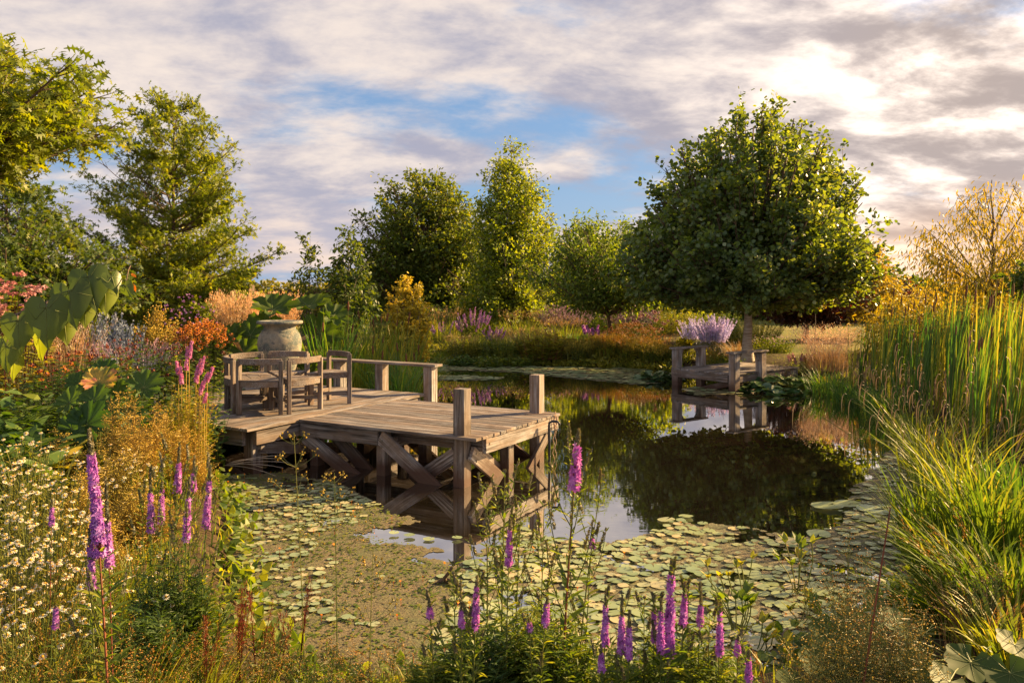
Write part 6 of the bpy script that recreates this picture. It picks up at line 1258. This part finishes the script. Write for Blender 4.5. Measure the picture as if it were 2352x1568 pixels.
# butterbur like round leaves and the airy seed haze, lower right
rl = empty('butterbur', gpt(2.1, 3.6), 0, 'butterbur with big round scalloped leaves at the bottom right', 'butterbur'); o = np.array(rl.location)
for (px, py, Y, s_, tl, r_) in ((1900, 1455, 3.5, .16, (-.2, -.9, .8), .5), (1960, 1425, 3.7, .15, (.1, -.8, .9), .4), (2060, 1430, 3.7, .17, (.2, -.8, .9), .3), (1880, 1520, 3.3, .17, (-.1, -.9, .7), .6), (2010, 1490, 3.4, .17, (.1, -1, .6), .9), (2110, 1530, 3.2, .20, (0, -.8, .9), .3), (2230, 1520, 3.2, .22, (.1, -.7, 1), .4), (2320, 1545, 3.0, .22, (.1, -.7, 1), .2), (1950, 1555, 3.1, .16, (0, -.8, .9), .2), (2180, 1565, 3.0, .18, (0, -.7, .9), .5), (2090, 1470, 3.5, .14, (.4, -.8, .6), .8), (1820, 1560, 3.2, .13, (0, -.6, 1), .3), (2330, 1480, 3.3, .18, (0, -.8, 1), .4)):
    bigleaf(rl, (0, 0, 0), at(px, py, Y) - o, s_ * .9, 'butterleaf', (tl[0] + uni(-.4, .4), tl[1] * .6, tl[2]), r_, 8, tr=.004)
for i_, (px, pt, Y, w, n, mt) in enumerate(((1960, 1180, 3.5, 150, 12, 'bronze'), (2010, 1250, 3.1, 170, 18, 'bronze'), (1900, 1300, 3.1, 160, 18, 'goldseed'), (2090, 1320, 3.05, 150, 16, 'goldseed'), (2250, 1240, 3.9, 130, 8, 'bronze'))):
    H_('panicle_plant', ['tallest airy brown seed haze in front of the pads on the right', 'dense airy seed haze over the butterbur leaves', 'airy golden seed haze left of the butterbur leaves', 'airy golden seed haze against the yellow sedge', 'airy brown seed haze inside the lower right sedge'][i_], 'water plantain', px, pt, Y, w, n, stem=('stem', .0018), flower=dict(kind='cloud', n=70, r=.16, size=.0062, mat=mt, f0=.25, name='seeds', tw=.0008), hv=(.55, 1), base_r=.8)
ft = at(1955, 1568, 3.0); foot = np.array([ft[0], 3.0, gpt(ft[0], 3.0)[2]]); rs = empty('reed_stalk', foot, 0, 'long bare brownish stem slanting up over the pads on the right', 'stem'); t = at(2045, 1165, 3.0) - foot; m = MB(); tubes(m, np.array([[(0, 0, 0), t * .5, t]]), np.array([[.005, .004, .0025]]), 5); m.obj('stalk', 'redstem', rs)

# ---- the heart leaved branch close on the left
hb = empty('redbud_branch', (-1.55, 1.62, .42), 0, 'close branch of big heart shaped green leaves reaching in from the left edge', 'branch'); o = np.array(hb.location)
def T_heart():
    n = 18; V = []; a = np.linspace(0, 2 * math.pi, n, endpoint=False)
    for r in (0.0, .5, 1.0):
        if r == 0: V.append((.30, 0, 0)); continue
        for q in a:
            x = (13 * math.cos(q) - 5 * math.cos(2 * q) - 2 * math.cos(3 * q) - math.cos(4 * q)); y = 16 * math.sin(q) ** 3
            X = (5 - x) / 22; Yv = y / 32
            X = .30 + (X - .30) * r; Yv = Yv * r; V.append((X, Yv, -.42 * Yv * Yv + .06 * math.sin(7 * Yv + 3 * X) * r - .12 * X * X))
    V = np.array(V); t = np.array([[0, 1 + i, 1 + (i + 1) % n] for i in range(n)]); q = np.array([[1 + i, 1 + n + i, 1 + n + (i + 1) % n, 1 + (i + 1) % n] for i in range(n)]); return V, t, q
TH = T_heart(); tw_ = []
for (px, py, s_, dx, yaw, r_, Yo) in ((41, 770, 80, .05, -.2, .25, 0), (106, 748, 100, .05, 0, .15, -.03), (158, 708, 92, .35, .1, .2, -.01), (202, 672, 88, .9, .15, .1, .02), (89, 800, 60, .25, -.4, .95, .05), (149, 768, 52, .3, .5, .95, .05), (242, 693, 58, .15, .5, .9, .05), (197, 731, 44, -.1, .4, .95, .04), (257, 655, 46, .9, .5, .3, 0), (288, 672, 34, 1.1, .2, .6, 0), (14, 822, 66, .2, -.2, .3, 0), (34, 846, 54, -.2, -.3, .95, .04), (4, 800, 40, 0, 0, .5, .02)):
    Yl = 1.62 + Yo; c = at(px, py - s_ * .42, Yl) - o; d = np.array([[dx * .5 + uni(-.15, .15), -.15, -1.0]]); up = nrm(np.array([[yaw + uni(-.55, .55), -1.0, .35 + uni(-.3, .4)]]))
    m = MB(); Mh = frames(d, up)[0]; sh = s_ / F * Yl * 1.02; stamp(m, TH, c[None], Mh[None], sh, np.array([np.clip(r_ + uni(-.1, .25), 0, 1)])); Vh = TH[0]
    for idx in ((19, 1, 0, 10, 28), (19, 3, 22), (19, 5, 24), (19, 16, 35), (19, 14, 33)):
        pl = Vh[list(idx)] * sh @ Mh.T + c
        for sg in (1, -1): tubes(m, (pl + sg * up * .0004)[None], (.0006 * np.linspace(1, .4, len(idx)))[None], 3, mi=1)
    lo = m.obj('leaf', ['heart', 'vein'], hb, True)
    tw_.append((c, lo))
tp_ = np.array([at(-160, 900, 1.66), at(-40, 800, 1.66), at(40, 722, 1.66), at(110, 695, 1.66), at(180, 655, 1.67), at(245, 640, 1.67), at(300, 610, 1.68)]) - o
m = MB(); full = np.concatenate([[(0, 0, 0), (-.02, 0, .6), (.02, .02, 1.1)], tp_]); tubes(m, full[None], np.array([[.02, .018, .014, .009, .006, .004, .0035, .003, .0025, .001]]), 6)
for c, lo in tw_:
    k = np.argmin(np.linalg.norm(tp_ - c, axis=1)); tubes(m, np.array([[tp_[k], c * .4 + tp_[k] * .6 + (0, 0, .008), c]]), .0012, 4)
m.obj('twig', 'brownbark', hb, True)
m = MB(); Pq = np.array([at(298, 648, 1.68), at(301, 628, 1.68), at(306, 652, 1.68)]) - o; stamp(m, T_leaf(.5), Pq, frames(np.array([(.5, 0, -.8), (.7, 0, -.5), (.3, 0, -1.)]), np.array([(0, -1., .3)] * 3)), np.array([.022, .014, .018])); m.obj('small_leaves', 'orange', hb)

# ---- ground cover
def cover(n, xr, yr, cond, h, w, mat, name, label):
    x = uni(*xr, n); y = uni(*yr, n); d = sdist(x, y); k = cond(x, y, d); x, y = x[k], y[k]; z = gz(x, y) - .01; m = MB()
    blades(m, np.stack([x, y, z], -1), h * uni(.5, 1.2, len(x)), h * uni(.1, .7, len(x)), uni(0, 6.28, len(x)), w * uni(.7, 1.2, len(x)), 2, .2); tag(m.obj(name, mat), label, 'grass', kind='stuff')
cover(26000, (-12, 10), (3, 24), lambda x, y, d: (d > .02) & (d < 5) & ((x < 5.2) | (y < 17)), .17, .012, 'grass', 'bank_grass', 'short green grass and weeds covering the pond banks')
cover(16000, (-14, 12), (5, 26), lambda x, y, d: (d > .1) & (d < 7) & ((x < 5.2) | (y < 17)), .20, .02, 'herb', 'ground_cover', 'leafy ground cover between the border plants')
cover(26000, (5, 24), (17, 44), lambda x, y, d: (d > .1), .05, .012, 'ygrass', 'lawn_grass', 'short dry lawn grass on the right')
n = 5200; k = rng.integers(0, len(POND), n); f = rng.random(n)[:, None]; P = POND[k] * (1 - f) + POND[(k + 1) % len(POND)] * f; P = P + rng.normal(size=(n, 2)) * .10; m = MB()
stamp(m, T_leaf(.7), np.concatenate([P, uni(0, .12, n)[:, None]], 1), frames(nrm(rdir(n) + (0, 0, .4)), nrm(rdir(n) * .6 + (0, 0, 1))), uni(.05, .11, n)); tag(m.obj('shore_plants', 'herb'), 'small leafy marginal plants along the waterline', 'plants', kind='stuff')

# leafy margin hanging over the far waterline
n = 60000; x = uni(-4.2, 6.2, n); y = uni(18.5, 24.0, n); d = sdist(x, y); k = (d > -.22) & (d < .75) & ~((x > 4.2) & (y < 20.3) & (x < 7)); x, y, d = x[k], y[k], d[k]; x, y, d = x[:15000], y[:15000], d[:15000]
hz_ = np.maximum(gz(x, y), 0) + rng.random(len(x)) ** 1.3 * (.13 + .10 * hash_noise(x, y, 1.7, 2) + .15 * np.clip(d, 0, .6)); m = MB(); P = np.stack([x, y, hz_], -1)
stamp(m, T_leaf(.55), P, frames(nrm(rdir(len(P)) + (0, -.3, .5)), nrm(rdir(len(P)) * .8 + (.3, -.4, .8))), uni(.05, .13, len(P)), np.clip(.5 + .5 * hash_noise(x, y, 1.1, 7) + uni(-.25, .25, len(x)), 0, 1))
tag(m.obj('marginal_plants', 'yherb'), 'mixed leafy plants overhanging the far waterline', 'plants', kind='stuff')
